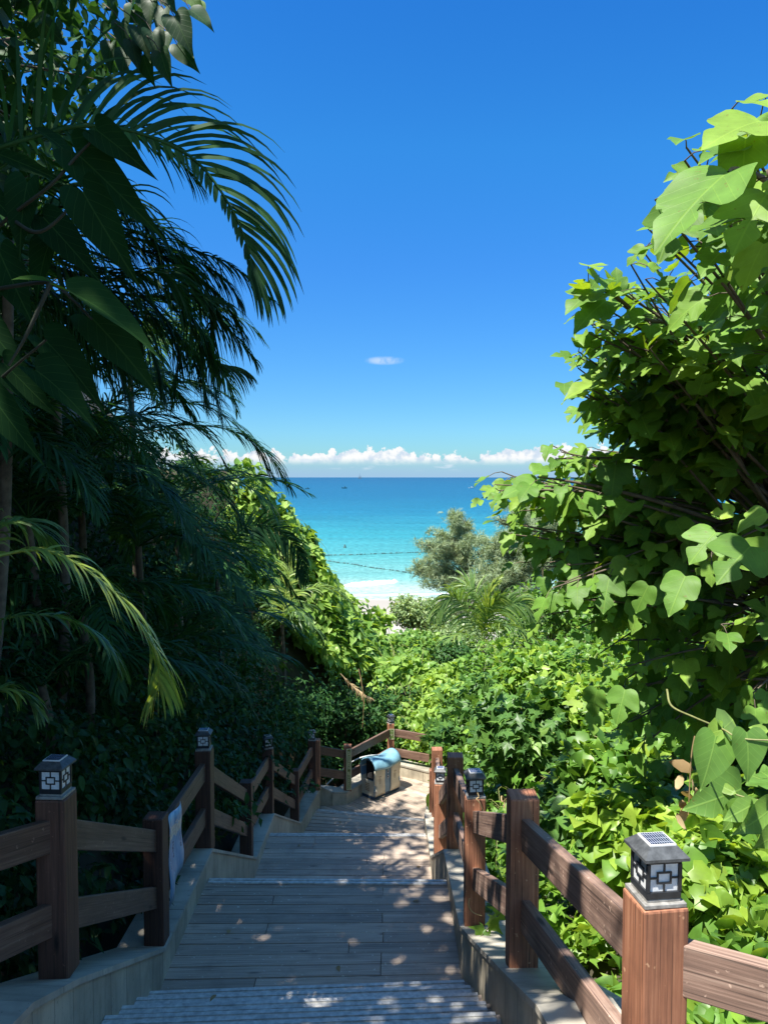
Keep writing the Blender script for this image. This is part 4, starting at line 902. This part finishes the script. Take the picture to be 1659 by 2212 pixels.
# ------------------------------------------------------------------ shaded undergrowth on the left, vine bank, right hand vines
def cover(name, rows, n, layers, mt, tint, label, cat, kind='stuff', lump=.3, seed=1, under=None, lumpsc=2.2, bias=1.0, hang=.5, depth=.35, stem=0):
    P, Nn, B, BN = patch_points(rows, n, lump, seed, lumpsc, bias); tm = TM()
    d_ = RNG.random(len(P)) ** 1.5 * depth; P = P - Nn * d_[:, None]
    pick = RNG.random(len(P)); a = 0
    tn = tint + .22 * fnoise(P, 1.1, seed + 5) + .14 * RNG.normal(size=len(P))
    for proto, size, share in layers:
        q = (pick >= a) & (pick < a + share); a += share
        leaf_cloud(tm, P[q], Nn[q], proto, size, tn[q], hang, .45)
    root = tm.build(name, mt, None); tag(root, label, cat, kind=kind)
    if stem:   # thin twining stems over the surface
        st = TM(); K = B.shape[0]
        for k in range(stem):
            i, j = RNG.integers(2, K - 12, 2); di, dj = RNG.integers(-1, 2, 2)
            Q = np.array([B[np.clip(i + di * s, 0, K - 1), np.clip(j + dj * s, 0, K - 1)] + BN[i, j] * RNG.uniform(-.05, .12) for s in range(0, 10, 2)]) + RNG.normal(size=(5, 3)) * .07
            st.tube(catmull(Q, 14), .006, .003, 4)
        st.build('stem', M_TWIG, root)
    return root
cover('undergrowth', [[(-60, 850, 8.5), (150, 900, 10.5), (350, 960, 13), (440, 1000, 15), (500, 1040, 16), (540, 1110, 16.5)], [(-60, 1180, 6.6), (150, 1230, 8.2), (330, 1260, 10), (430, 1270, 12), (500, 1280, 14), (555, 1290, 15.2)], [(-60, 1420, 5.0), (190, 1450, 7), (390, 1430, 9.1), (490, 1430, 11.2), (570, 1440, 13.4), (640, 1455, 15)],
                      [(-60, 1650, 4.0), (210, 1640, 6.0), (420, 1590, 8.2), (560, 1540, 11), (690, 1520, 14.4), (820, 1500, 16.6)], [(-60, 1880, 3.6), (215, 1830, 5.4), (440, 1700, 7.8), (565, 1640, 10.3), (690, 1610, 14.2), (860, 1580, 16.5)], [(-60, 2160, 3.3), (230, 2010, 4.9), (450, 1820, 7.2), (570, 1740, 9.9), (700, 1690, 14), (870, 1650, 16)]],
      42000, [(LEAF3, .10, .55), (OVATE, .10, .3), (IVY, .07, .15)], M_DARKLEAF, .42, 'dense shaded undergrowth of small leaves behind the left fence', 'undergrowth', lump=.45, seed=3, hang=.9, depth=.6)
cover('vine_bank', [[(520, 985, 17), (585, 1052, 17.5), (640, 1120, 18), (702, 1204, 18.5), (770, 1270, 19), (832, 1346, 20)], [(515, 1100, 16), (580, 1160, 16.6), (645, 1230, 17), (705, 1295, 17.5), (770, 1340, 18), (838, 1390, 18.7)], [(530, 1280, 15.3), (600, 1330, 16), (660, 1370, 16.2), (720, 1410, 16.5), (785, 1440, 17), (855, 1460, 17.8)]],
      5600, [(HEART, .20, .8), (HEART_S, .13, .2)], M_HEART, .82, 'tall bank draped in sunlit heart leaved vines sloping down to the beach', 'vine thicket', 'thing', lump=.35, seed=8, hang=.9, depth=.5, lumpsc=1.6, bias=0, stem=40)
cover('heart_vine', [[(815, 1360, 19.5), (860, 1380, 19), (920, 1400, 18.5), (985, 1440, 18)], [(820, 1440, 17.5), (870, 1470, 16.8), (930, 1480, 16.3), (1000, 1500, 15.5)], [(800, 1540, 16.2), (860, 1560, 15.6), (930, 1570, 14.8), (1010, 1590, 13.5)], [(840, 1610, 15.6), (890, 1630, 15), (950, 1650, 14), (1020, 1680, 12.5)]],
      3600, [(HEART, .17, .85), (HEART_S, .11, .15)], M_HEART, .75, 'curtain of bright heart shaped vine leaves hanging right of the far corner post', 'vine', 'thing', lump=.4, seed=11, hang=1.0, depth=.5, bias=0, stem=24)
RR = [[(960, 1390, 21), (1080, 1400, 19), (1180, 1400, 17), (1300, 1350, 14.5), (1460, 1310, 11.5), (1760, 1290, 8.5)], [(960, 1500, 17), (1080, 1490, 15.5), (1200, 1470, 13.8), (1310, 1450, 11.5), (1470, 1450, 9.2), (1760, 1450, 7)], [(940, 1590, 14.2), (1040, 1590, 12.8), (1150, 1590, 11), (1290, 1590, 9), (1470, 1590, 7.3), (1760, 1600, 5.6)],
      [(965, 1660, 12.2), (1040, 1680, 10.8), (1140, 1700, 9.2), (1290, 1720, 7.4), (1480, 1730, 5.9), (1760, 1740, 4.6)], [(990, 1770, 9.6), (1060, 1790, 8.6), (1160, 1830, 7.2), (1310, 1860, 5.9), (1520, 1870, 4.7), (1800, 1890, 3.8)], [(1020, 1890, 7.6), (1090, 1920, 6.8), (1190, 1980, 5.7), (1350, 2030, 4.6), (1580, 2040, 3.7), (1860, 2040, 3.1)], [(1035, 2020, 6.1), (1110, 2080, 5.3), (1230, 2150, 4.4), (1420, 2240, 3.6), (1680, 2240, 3.0), (1960, 2240, 2.6)]]
cover('vine_cover', RR, 34000, [(IVY, .125, .5), (HEART_S, .10, .3), (OVATE, .11, .2)], M_VINE, .5, 'sunlit mass of creeping yellow green vines covering the right slope', 'vine cover', lump=.5, seed=21, hang=.45, depth=.55, lumpsc=2.3, bias=.9, stem=120)

# ------------------------------------------------------------------ right: paper mulberry, casuarinas, round bush, vine sprigs
root = empty('mulberry_tree', (3.6, 5.0, ground(3.6, 5.0)), 'big paper mulberry with large lobed leaves filling the right side', 'tree'); base = np.array((3.6, 5.0, ground(3.6, 5.0)))
tk = TM(); fork = np.array((3.2, 4.7, -.9)); tk.tube(catmull([base - (0, 0, .3), base * .5 + fork * .5 + (.1, 0, 0), fork], 12), .11, .08, 9)
sy = [235, 330, 430, 520, 570, 640, 720, 830, 900, 960, 1010, 1060, 1110, 1200, 1270, 1300, 1400, 1500, 1600, 1700]
sx = [1640, 1540, 1490, 1450, 1370, 1290, 1320, 1290, 1270, 1250, 1160, 1110, 1140, 1200, 1180, 1220, 1310, 1330, 1380, 1580]
sd = [2.6, 2.6, 2.7, 3.0, 3.3, 3.8, 4.0, 4.3, 4.5, 4.7, 4.7, 4.7, 4.8, 4.8, 4.6, 4.6, 4.6, 4.6, 4.6, 4.4]
mult = {k: [] for k in range(4)}
HR = np.random.default_rng(12)
def put(p, tip, nr, size, tint, k=None): mult[int(RNG.integers(0, 4)) if k is None else k].append((p, tip, nr, size, tint))
def mbranch(end, n, size, tint, spread=.12, start=None, sag=.15):
    st = start if start is not None else fork + RNG.normal(size=3) * (.15, .15, .35)
    C = catmull([st, st * .6 + end * .4 + (0, 0, sag), st * .25 + end * .75 + (0, 0, sag * .7), end], 30); tk.tube(C, .016, .004, 5)
    d = norm(np.gradient(C, axis=0))
    for k in range(n):
        s = 29 - int((k / n) ** .9 * 17); sid = 1 if k % 2 else -1; lat = norm(np.cross(d[s], UP)) * sid
        out = norm(d[s] * RNG.uniform(.1, .9) + lat * RNG.uniform(.3, 1.0) + (0, 0, RNG.uniform(-.55, .25))); pet = C[s] + out * RNG.uniform(.4, 1) * spread
        tk.tube([C[s], C[s] * .5 + pet * .5 + (0, 0, .01), pet], .0028, .002, 4)
        nr = norm(np.array((-.26, -.46, .82)) + RNG.normal(size=3) * .34); tip = norm(out + (0, 0, -.38) + RNG.normal(size=3) * .22)
        put(pet, tip, nr, size * (RNG.uniform(.45, .7) if k < 3 else RNG.uniform(.75, 1.15)), tint + RNG.normal() * .16)
for k in range(185):
    y = RNG.uniform(235, 1640) if k > 130 else (235 + 1400 * k / 50 if k <= 50 else RNG.uniform(960, 1330) if k <= 90 else RNG.uniform(600, 900)); x0 = np.interp(y, sy, sx); dpt = np.interp(y, sy, sd)
    if k <= 130: x = x0 + RNG.uniform(-75, 45 if k <= 50 else 170); Y = dpt + RNG.uniform(-.1, .5)
    else: x = x0 + (1880 - x0) * RNG.random() ** 1.1 + 30; Y = dpt + (RNG.random() - .25) * 1.7 - (.6 if x > 1500 and y > 650 else 0)
    mbranch(at(x, y, max(Y, 2.1)), 10, (.19 if y < 880 else (.20 if x < 1400 else .21)) * RNG.uniform(.8, 1.12), .5)
for k in range(70):   # the shaded far side and interior
    y = RNG.uniform(500, 1600); x0 = np.interp(y, sy, sx); mbranch(at(x0 + 60 + (1740 - x0) * RNG.random(), y, 5.4 + RNG.random() * 1.2), 12, .2, .4)
# big leaves that stand out against the sky and at the right edge
for (bx, by, Yb, tx, ty, Yt, tn) in [(1572, 372, 2.25, 1392, 508, 2.15, .45), (1640, 262, 2.3, 1490, 296, 2.2, .75), (1600, 330, 2.4, 1500, 300, 2.3, .3), (1610, 300, 2.35, 1590, 450, 2.3, .6), (1655, 420, 2.3, 1560, 560, 2.2, .65), (1560, 470, 2.5, 1490, 520, 2.5, .3), (1290, 625, 3.9, 1212, 660, 3.8, .4), (1310, 650, 3.9, 1236, 692, 3.8, .5),
                                     (1335, 628, 3.9, 1330, 568, 3.9, .4), (1375, 635, 3.9, 1440, 640, 3.9, .4), (1330, 820, 4.2, 1212, 825, 4.1, .8), (1160, 1040, 4.6, 1072, 1070, 4.5, .4), (1150, 1020, 4.6, 1205, 1000, 4.6, .5), (1620, 1180, 2.6, 1535, 1262, 2.5, .35), (1655, 1110, 2.6, 1570, 1135, 2.6, .7), (1545, 1150, 2.9, 1480, 1215, 2.85, .5), (1480, 1245, 3.2, 1440, 1330, 3.1, .4), (1400, 1265, 3.4, 1365, 1330, 3.4, .35),
                                     (1455, 1275, 3.3, 1480, 1330, 3.3, .35), (1290, 1490, 3.9, 1268, 1560, 3.9, .45), (1350, 1490, 3.9, 1330, 1570, 3.8, .45)]:
    p, q = at(bx, by, Yb), at(tx, ty, Yt); L_ = float(np.linalg.norm(q - p)); put(p, q - p, norm(np.array((-.25, -.62, .74)) + HR.normal(size=3) * .16), L_ * (.95 if by == 372 else .8 if Yb < 2.7 else .9), tn, 1 if by == 372 else int(HR.integers(0, 4)))
    if Yb < 2.7:   # smaller leaves crowding behind each big one
        for _ in range(3): put(p + HR.normal(size=3) * (.08, .1, .07) + (.08, .2, -.04), norm((q - p) / L_ + HR.normal(size=3) * .5 + (0, 0, -.2)), norm(np.array((-.2, -.55, .8)) + HR.normal(size=3) * .3), L_ * HR.uniform(.4, .65), tn + HR.normal() * .25)
tk.tube(catmull([fork + (0, 0, .3), at(1560, 760, 4.2), at(1480, 700, 4.0), at(1395, 690, 3.95), at(1330, 640, 3.9), at(1310, 620, 3.9)], 40), .018, .005, 6)
tk.tube(catmull([fork + (0, 0, .2), at(1500, 1110, 4.6), at(1330, 1060, 4.6), at(1230, 1040, 4.6), at(1160, 1030, 4.6)], 40), .018, .005, 6)
tk.tube(catmull([fork + (0, 0, .8), at(1720, 480, 2.6), at(1659, 395, 2.4), at(1590, 365, 2.3), at(1572, 372, 2.25)], 30), .016, .004, 6)
tk.build('trunk', M_BARK, root, True); cr_ = TM()
for k, pr in enumerate((MULB1, MULB2, MULB3, MULB4)):
    a = mult[k]; leaves(cr_, pr, np.array([q[0] for q in a]), np.array([q[1] for q in a]), np.array([q[2] for q in a]), np.array([q[3] for q in a]), np.clip([q[4] for q in a], 0, 1), .88)
cr_.build('crown', M_MULB, root, True)

def sprig(label, pts, lv, name='vine_sprig', mt=M_HEART, r=.004):
    """a hanging or creeping shoot with a few individual leaves: (base px,py,Y, tip px,py,Y, tint)"""
    c0 = at(*pts[0]); rt = empty(name, c0, label, 'vine'); s_ = TM(); s_.tube(catmull(px(*pts), 40), r, r * .6, 6); s_.build('stem', M_TWIG, rt, True); l_ = TM()
    for (a, b, tn, pr) in lv:
        p, q = at(*a), at(*b); leaves(l_, pr, p[None], (q - p)[None], norm(np.array((-.15, -.9, .35)) + RNG.normal(size=3) * .12)[None], np.array([np.linalg.norm(q - p)]), tn, .84 if pr is HEART_H else 1)
    l_.build('foliage', mt, rt, True); return rt
sprig('yellow green shoot with big heart shaped leaves dangling at the right edge', [(1440, 1490, 2.7), (1450, 1525, 2.6), (1500, 1550, 2.4), (1560, 1575, 2.2), (1600, 1595, 2.15), (1690, 1600, 2.1)],
      [((1545, 1592, 2.2), (1520, 1712, 2.15), .45, HEART_H), ((1612, 1582, 2.15), (1624, 1695, 2.1), .4, HEART_H), ((1560, 1575, 2.2), (1595, 1548, 2.3), .75, HEART_S), ((1560, 1578, 2.2), (1512, 1585, 2.25), .7, HEART_S), ((1659, 1580, 2.2), (1620, 1570, 2.2), .8, OVATE)])
sprig('leafy shoot with broad leaves low at the right edge', [(1560, 1700, 2.5), (1600, 1720, 2.45), (1700, 1740, 2.4)],
      [((1600, 1705, 2.5), (1510, 1745, 2.4), .45, MULB3), ((1655, 1690, 2.5), (1600, 1660, 2.6), .5, MULB1), ((1640, 1730, 2.4), (1570, 1770, 2.35), .6, OVATE), ((1660, 1750, 2.4), (1610, 1800, 2.3), .65, HEART_H), ((1680, 1700, 2.4), (1640, 1650, 2.5), .4, MULB2), ((1690, 1790, 2.3), (1630, 1840, 2.3), .6, HEART_H), ((1600, 1740, 2.4), (1560, 1800, 2.4), .55, HEART_H), ((1590, 1715, 2.45), (1540, 1690, 2.5), .75, OVATE)])
sprig('ivy shoot creeping onto the right coping beside the slim sunlit post', [(1090, 1960, 4.7), (1070, 1985, 4.55), (1050, 2010, 4.45), (1030, 2030, 4.3)],
      [((1048, 2010, 4.45), (1022, 2050, 4.3), .6, IVY), ((1040, 2020, 4.4), (1055, 2062, 4.3), .35, IVY), ((1070, 1985, 4.5), (1045, 2000, 4.5), .7, IVY), ((1060, 1990, 4.5), (1085, 2020, 4.4), .7, IVY), ((1075, 1980, 4.6), (1100, 1960, 4.6), .75, IVY), ((1080, 1965, 4.6), (1050, 1960, 4.6), .85, IVY)], mt=M_VINE)
sprig('creeper hanging over the end of the right wall at the turning deck', [(945, 1690, 12.0), (938, 1715, 11.9), (934, 1745, 11.8), (932, 1770, 11.8)],
      [((942, 1690, 12), (928, 1702, 11.9), .7, IVY), ((940, 1702, 11.9), (924, 1722, 11.9), .8, IVY), ((936, 1720, 11.8), (918, 1745, 11.8), .75, HEART_H), ((936, 1735, 11.8), (926, 1760, 11.8), .6, HEART_H), ((940, 1690, 12), (922, 1685, 12), .8, IVY), ((945, 1680, 12), (930, 1668, 12), .85, IVY), ((936, 1750, 11.8), (942, 1775, 11.8), .5, HEART_H)], mt=M_VINE)
# withered leaves hanging below the big heart leaves
tm = TM(); P = np.array([at(1488 + 14 * RNG.normal(), 1655 + i * 9, 2.6) for i in range(12)]); leaves(tm, OVATE, P, norm(np.array((0, 0, -1.)) + RNG.normal(size=(12, 3)) * .5), rdir(12), RNG.uniform(.05, .09, 12), RNG.random(12))
tm.tube(catmull(px((1500, 1590, 2.6), (1492, 1640, 2.6), (1486, 1760, 2.6)), 12), .003, .002, 4); tag(tm.build('withered_leaves', M_STRAW, None), 'brown withered leaves hanging beside the big heart leaves', 'dead leaves')

def casuarina(label, base, top, blobs, n, seed):
    rt = empty('casuarina_tree', base, label, 'tree'); tk = TM(); cr_ = TM(); base, top = np.array(base, float), np.array(top, float); r = np.random.default_rng(seed)
    tr_ = catmull([base, base * .5 + top * .5 + r.normal(size=3) * .25, top], 30); tk.tube(tr_, .16, .02, 7); tips = []
    for (c_, R_, k) in blobs:
        for j in range(k):
            e = c_ + norm(r.normal(size=3)) * R_ * r.uniform(.4, 1.25); s = tr_[np.argmin(np.abs(tr_[:, 2] - (e[2] - .35 * np.linalg.norm(e[:2] - tr_[15][:2]))))]
            C = catmull([s, s * .5 + e * .5 + (0, 0, .25), e], 14); tk.tube(C, .03, .006, 4); tips += [C[i] for i in range(5, 14)]
    tips = np.array(tips); i = r.integers(0, len(tips), n); c_ = tips[i] + r.normal(size=(n, 3)) * .12
    # each tuft: nine drooping needle sprays
    m_ = 9; d = norm(norm(r.normal(size=(n, 1, 3)) + (0, 0, .5)) * .9 + r.normal(size=(n, m_, 3)) * .4 + (0, 0, .2)); ln = r.uniform(.2, .46, (n, m_, 1)); a = np.repeat(c_[:, None], m_, 1); mid_ = a + d * ln * .6; e = mid_ + norm(d + (0, 0, -.7)) * ln * .5
    wv = norm(np.cross(d, r.normal(size=(n, m_, 3)))) * .009
    V = np.stack([a - wv * .6, a + wv * .6, mid_ - wv, mid_ + wv, e], 2).reshape(-1, 3); q = (np.arange(n * m_) * 5)[:, None, None]; T = (np.array([(0, 1, 3), (0, 3, 2), (2, 3, 4)])[None] + q).reshape(-1, 3)
    cr_.add(V, T, np.clip(np.repeat(.5 + .22 * r.normal(size=n), m_ * 5), 0, 1), np.zeros((len(V), 2)))
    tk.build('trunk', M_BARK, rt); cr_.build('crown', M_CAS, rt)
def blob(px_, py_, Y, rx, rz, k): return (at(px_, py_, Y), np.array((rx, rx, rz)), k)
g = lambda x, y: (x, y, ground(x, y))
c = at(1010, 1300, 40)
casuarina('feathery grey green casuarina standing alone against the turquoise water', g(c[0] + .5, 40), at(1005, 1118, 40), [blob(1000, 1170, 40, 1.2, 1.6, 16), blob(960, 1215, 39.5, 1.9, 1.5, 26), blob(1020, 1240, 40, 2.0, 2.0, 26), blob(1000, 1300, 39, 2.6, 1.6, 26), blob(925, 1185, 39.5, 1.0, 1.0, 8), blob(905, 1240, 39.5, .9, .5, 7)], 5000, 5)
c = at(1130, 1300, 37)
casuarina('broad casuarina joining the mulberry leaves', g(c[0], 37), at(1125, 1120, 37), [blob(1120, 1190, 37, 1.9, 1.7, 26), blob(1090, 1240, 36, 1.7, 1.6, 22), blob(1165, 1250, 36.5, 2.2, 2.2, 28), blob(1110, 1310, 36, 2.4, 1.5, 22), blob(1062, 1195, 37, 1.3, 1.2, 16), blob(1050, 1250, 36.5, 1.5, 1.3, 16)], 6200, 6)
c = at(1130, 1200, 46)
casuarina('taller dusky casuarina crown rising above the horizon behind the mulberry', g(c[0] + 1, 46), at(1150, 1062, 46), [blob(1150, 1095, 46, 1.3, 1.0, 14), blob(1115, 1120, 46, 1.2, 1.0, 12), blob(1170, 1120, 45.5, 2.0, 2.2, 22), blob(1215, 1150, 46, 2.2, 2.6, 20)], 4200, 7)
def bush(label, c_, R_, n, proto, size, mt, tint, name='bush', hang=.2):
    c_ = np.array(c_, float); R_ = np.array(R_, float); b_ = (c_[0], c_[1], ground(c_[0], c_[1])); rt = empty(name, b_, label, 'bush'); tm, st = TM(), TM()
    k = 26; bl = c_ + rdir(k) * R_ * RNG.uniform(.35, .8, (k, 1)); i = RNG.integers(0, k, n); o_ = rdir(n) * (RNG.random((n, 1)) ** .3) * R_ * .42; P = bl[i] + o_; Nn = norm((P - c_) / R_)
    for p_ in bl: st.tube(catmull([np.array(b_) - (0, 0, .1), np.array(b_) * .4 + p_ * .6, p_], 8), .025, .008, 5)
    leaf_cloud(tm, P, Nn, proto, size, tint + .2 * RNG.normal(size=n), hang, .5); st.build('stem', M_BARK, rt); tm.build('foliage', mt, rt)
    return rt
bush('round sage green bush beside the strip of sand', at(915, 1335, 29), (1.25, 1.2, 1.1), 6000, OVATE, .13, M_SAGE, .55)
bush('sage green bush between the round bush and the coconut palm', at(985, 1385, 27), (1.5, 1.2, .9), 4500, OVATE, .13, M_SAGE, .4)
bush('leafy bush under the casuarinas on the right', at(1150, 1370, 25), (2.4, 1.5, 1.0), 6500, OVATE, .13, M_SAGE, .3)
bush('dark rounded bush at the foot of the coconut palm', at(1000, 1440, 19.5), (.9, .8, .6), 3500, OVATE, .11, M_DARKLEAF, .5)
bush('leafy bush on the right slope between the mulberry and the casuarinas', at(1230, 1330, 22), (2.2, 1.5, 1.3), 6000, OVATE, .14, M_VINE, .35)
bush('low bush below the round bush where the beach path ends', at(890, 1400, 23), (1.2, 1.0, .6), 3500, HEART_S, .13, M_HEART, .55)
bush('dark leafy shrub in the shade behind the sign on the post', at(735, 1570, 15.6), (1.3, .9, 1.0), 4200, OVATE, .10, M_DARKLEAF, .55)
bush('dark leafy shrub in the shade behind the sunlit corner post', at(850, 1560, 16.4), (1.1, .8, 1.0), 3600, OVATE, .10, M_DARKLEAF, .55)
for lb, px_, py_, Y_, R_, pr_, sz_, mt_, tn_ in (
        ('dark lobed leaved shrub behind the second post of the right fence', 1150, 1590, 9.6, (.9, .7, .65), IVY, .16, M_HEART, .2), ('mound of dark lobed leaves left of the slim sunlit post', 1010, 1600, 12.6, (.7, .6, .6), IVY, .16, M_HEART, .15),
        ('bright pointed leaved mound in the middle of the right slope', 1290, 1530, 9.6, (.9, .7, .5), OVATE, .15, M_VINE, .75), ('heart leaved mound under the lowest mulberry boughs', 1350, 1690, 6.6, (.6, .5, .4), HEART_S, .12, M_VINE, .5),
        ('dark round leaved shrub just behind the nearest right rails', 1250, 1760, 6.6, (.5, .5, .4), HEART_S, .13, M_HEART, .2), ('yellow green shrub behind the nearest solar lantern', 1380, 1800, 5.0, (.4, .4, .32), HEART_S, .11, M_VINE, .8),
        ('glossy leaved shrub right of the nearest solar lantern', 1590, 1900, 3.7, (.36, .36, .28), HEART_S, .10, M_VINE, .7), ('leafy shrub under the nearest right rail at the lower right corner', 1590, 2200, 3.0, (.42, .4, .3), HEART_S, .09, M_VINE, .5), ('yellowish mound at the top of the right slope', 1180, 1440, 13.5, (1.1, .8, .5), OVATE, .15, M_VINE, .6),
        ('deep green mound at the left of the right slope', 1060, 1510, 14, (.9, .7, .5), OVATE, .15, M_HEART, .25)):
    bush(lb, at(px_, py_, Y_), R_, int(2600 * R_[0] * R_[0] / sz_ / sz_ * .012) + 700, pr_, sz_, mt_, tn_, 'shrub')
bush('ferny bright shrub beside the right end of the far fence', at(925, 1620, 14.6), (.45, .35, .55), 1500, LEAF3, .10, M_VINE, .75)

# ------------------------------------------------------------------ shaded branch of broad leaves close to the viewer, upper left
rt = empty('leafy_branch', at(-60, 700, 1.25), 'dark branch of large velvety leaves hanging close in front at the left', 'branch'); st, lf = TM(), TM()
Yf = 1.15
for pts in ([(-80, 560, 1.3), (20, 470, 1.2), (110, 400, Yf), (165, 340, Yf), (215, 288, Yf)], [(-80, 640, 1.3), (20, 620, 1.2), (110, 612, Yf), (160, 650, Yf), (200, 690, Yf)], [(20, 470, 1.2), (90, 500, Yf), (180, 420, Yf)], [(-80, 900, 1.3), (0, 820, 1.2), (100, 735, Yf)], [(110, 612, Yf), (60, 720, Yf), (20, 790, Yf)]):
    st.tube(catmull(px(*pts), 24), .0035, .002, 6)
for (bx, by, tx, ty, dy, tn, pr) in [(212, 283, 318, 362, 0, .35, HEART_H), (165, 330, 334, 486, .02, .4, HEART_H), (180, 415, 287, 602, -.02, .3, HEART_H), (70, 276, 178, 322, .05, .3, OVATE), (-10, 330, 112, 372, .08, .25, OVATE), (150, 630, 360, 728, -.03, .6, HEART_H), (200, 688, 336, 828, .03, .45, HEART_H), (98, 735, 230, 862, .05, .35, HEART_H), (10, 785, 118, 895, .06, .3, HEART_H),
                                     (78, 800, 212, 892, -.02, .35, HEART_H), (-20, 850, 86, 1002, .0, .35, HEART_H), (60, 395, 28, 545, .04, .25, HEART_H), (95, 470, 222, 606, .06, .2, HEART_H), (0, 545, 66, 700, .08, .25, HEART_H), (-40, 400, 40, 480, .1, .25, HEART_H), (-40, 690, 60, 800, .1, .25, HEART_H), (110, 608, 25, 588, .0, .95, OVATE), (110, 520, 60, 640, .1, .2, HEART_H)]:
    p, q = at(bx, by, Yf + dy), at(tx, ty, Yf + dy - .02); leaves(lf, pr, p[None], (q - p)[None], norm(np.array((-.1, -.8, .6)) + RNG.normal(size=3) * .25)[None], np.array([np.linalg.norm(q - p)]), tn, .47)
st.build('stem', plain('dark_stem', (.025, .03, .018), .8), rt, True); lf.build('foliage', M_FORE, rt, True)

for lb, pts in (('dry curly tendril hanging on the lantern post beyond the slim rail', [(1031, 1712, 4.79), (1034, 1722, 4.78), (1029, 1726, 4.77), (1036, 1735, 4.77), (1044, 1752, 4.78), (1049, 1760, 4.78)]),
                ('pale looped tendril at the rail end between the two nearest right posts', [(1088, 1745, 4.5), (1090, 1728, 4.5), (1083, 1720, 4.45), (1085, 1732, 4.4), (1098, 1722, 4.3), (1106, 1728, 4.2)]),
                ('dry tendril dangling below the lower rail of the slim sunlit post', [(1014, 1940, 4.72), (1012, 1955, 4.7), (1018, 1968, 4.7), (1030, 1975, 4.7), (1040, 1978, 4.7)])):
    tm = TM(); tm.tube(catmull(px(*pts), 30), .0045, .003, 5, .8); tag(tm.build('dry_tendril', M_STRAW, None, True), lb, 'tendril')

lf0 = None
for i, (x_, y_, z_) in enumerate([(-1.1, 5.3, -3.214), (.25, 5.7, -3.214), (-.3, 4.9, -3.214), (.38, 8.4, -4.349), (-1.0, 8.9, -4.349), (.2, 11.6, -5.484), (-.7, 12.0, -5.484), (.62, 5.3, -2.93), (-1.55, 5.6, -3.02), (-.9, 3.95, -2.75), (.1, 4.42, -3.064), (.66, 4.3, -2.66)]):
    if lf0 is None:
        V, T, UV = OVATE; tm = TM(); tm.add(V * .055 + (0, -.02, .004), T, .4, UV); lf0 = o = tm.build('fallen_leaf', M_STRAW)
        tag(o, 'small dry leaf fallen on the boards or coping', 'leaf', 'fallen leaves along the stairs')
    else: o = lf0.copy(); COL.objects.link(o)
    o.location = (x_, y_, z_); o.rotation_euler = (.15, .2, i * 1.7)
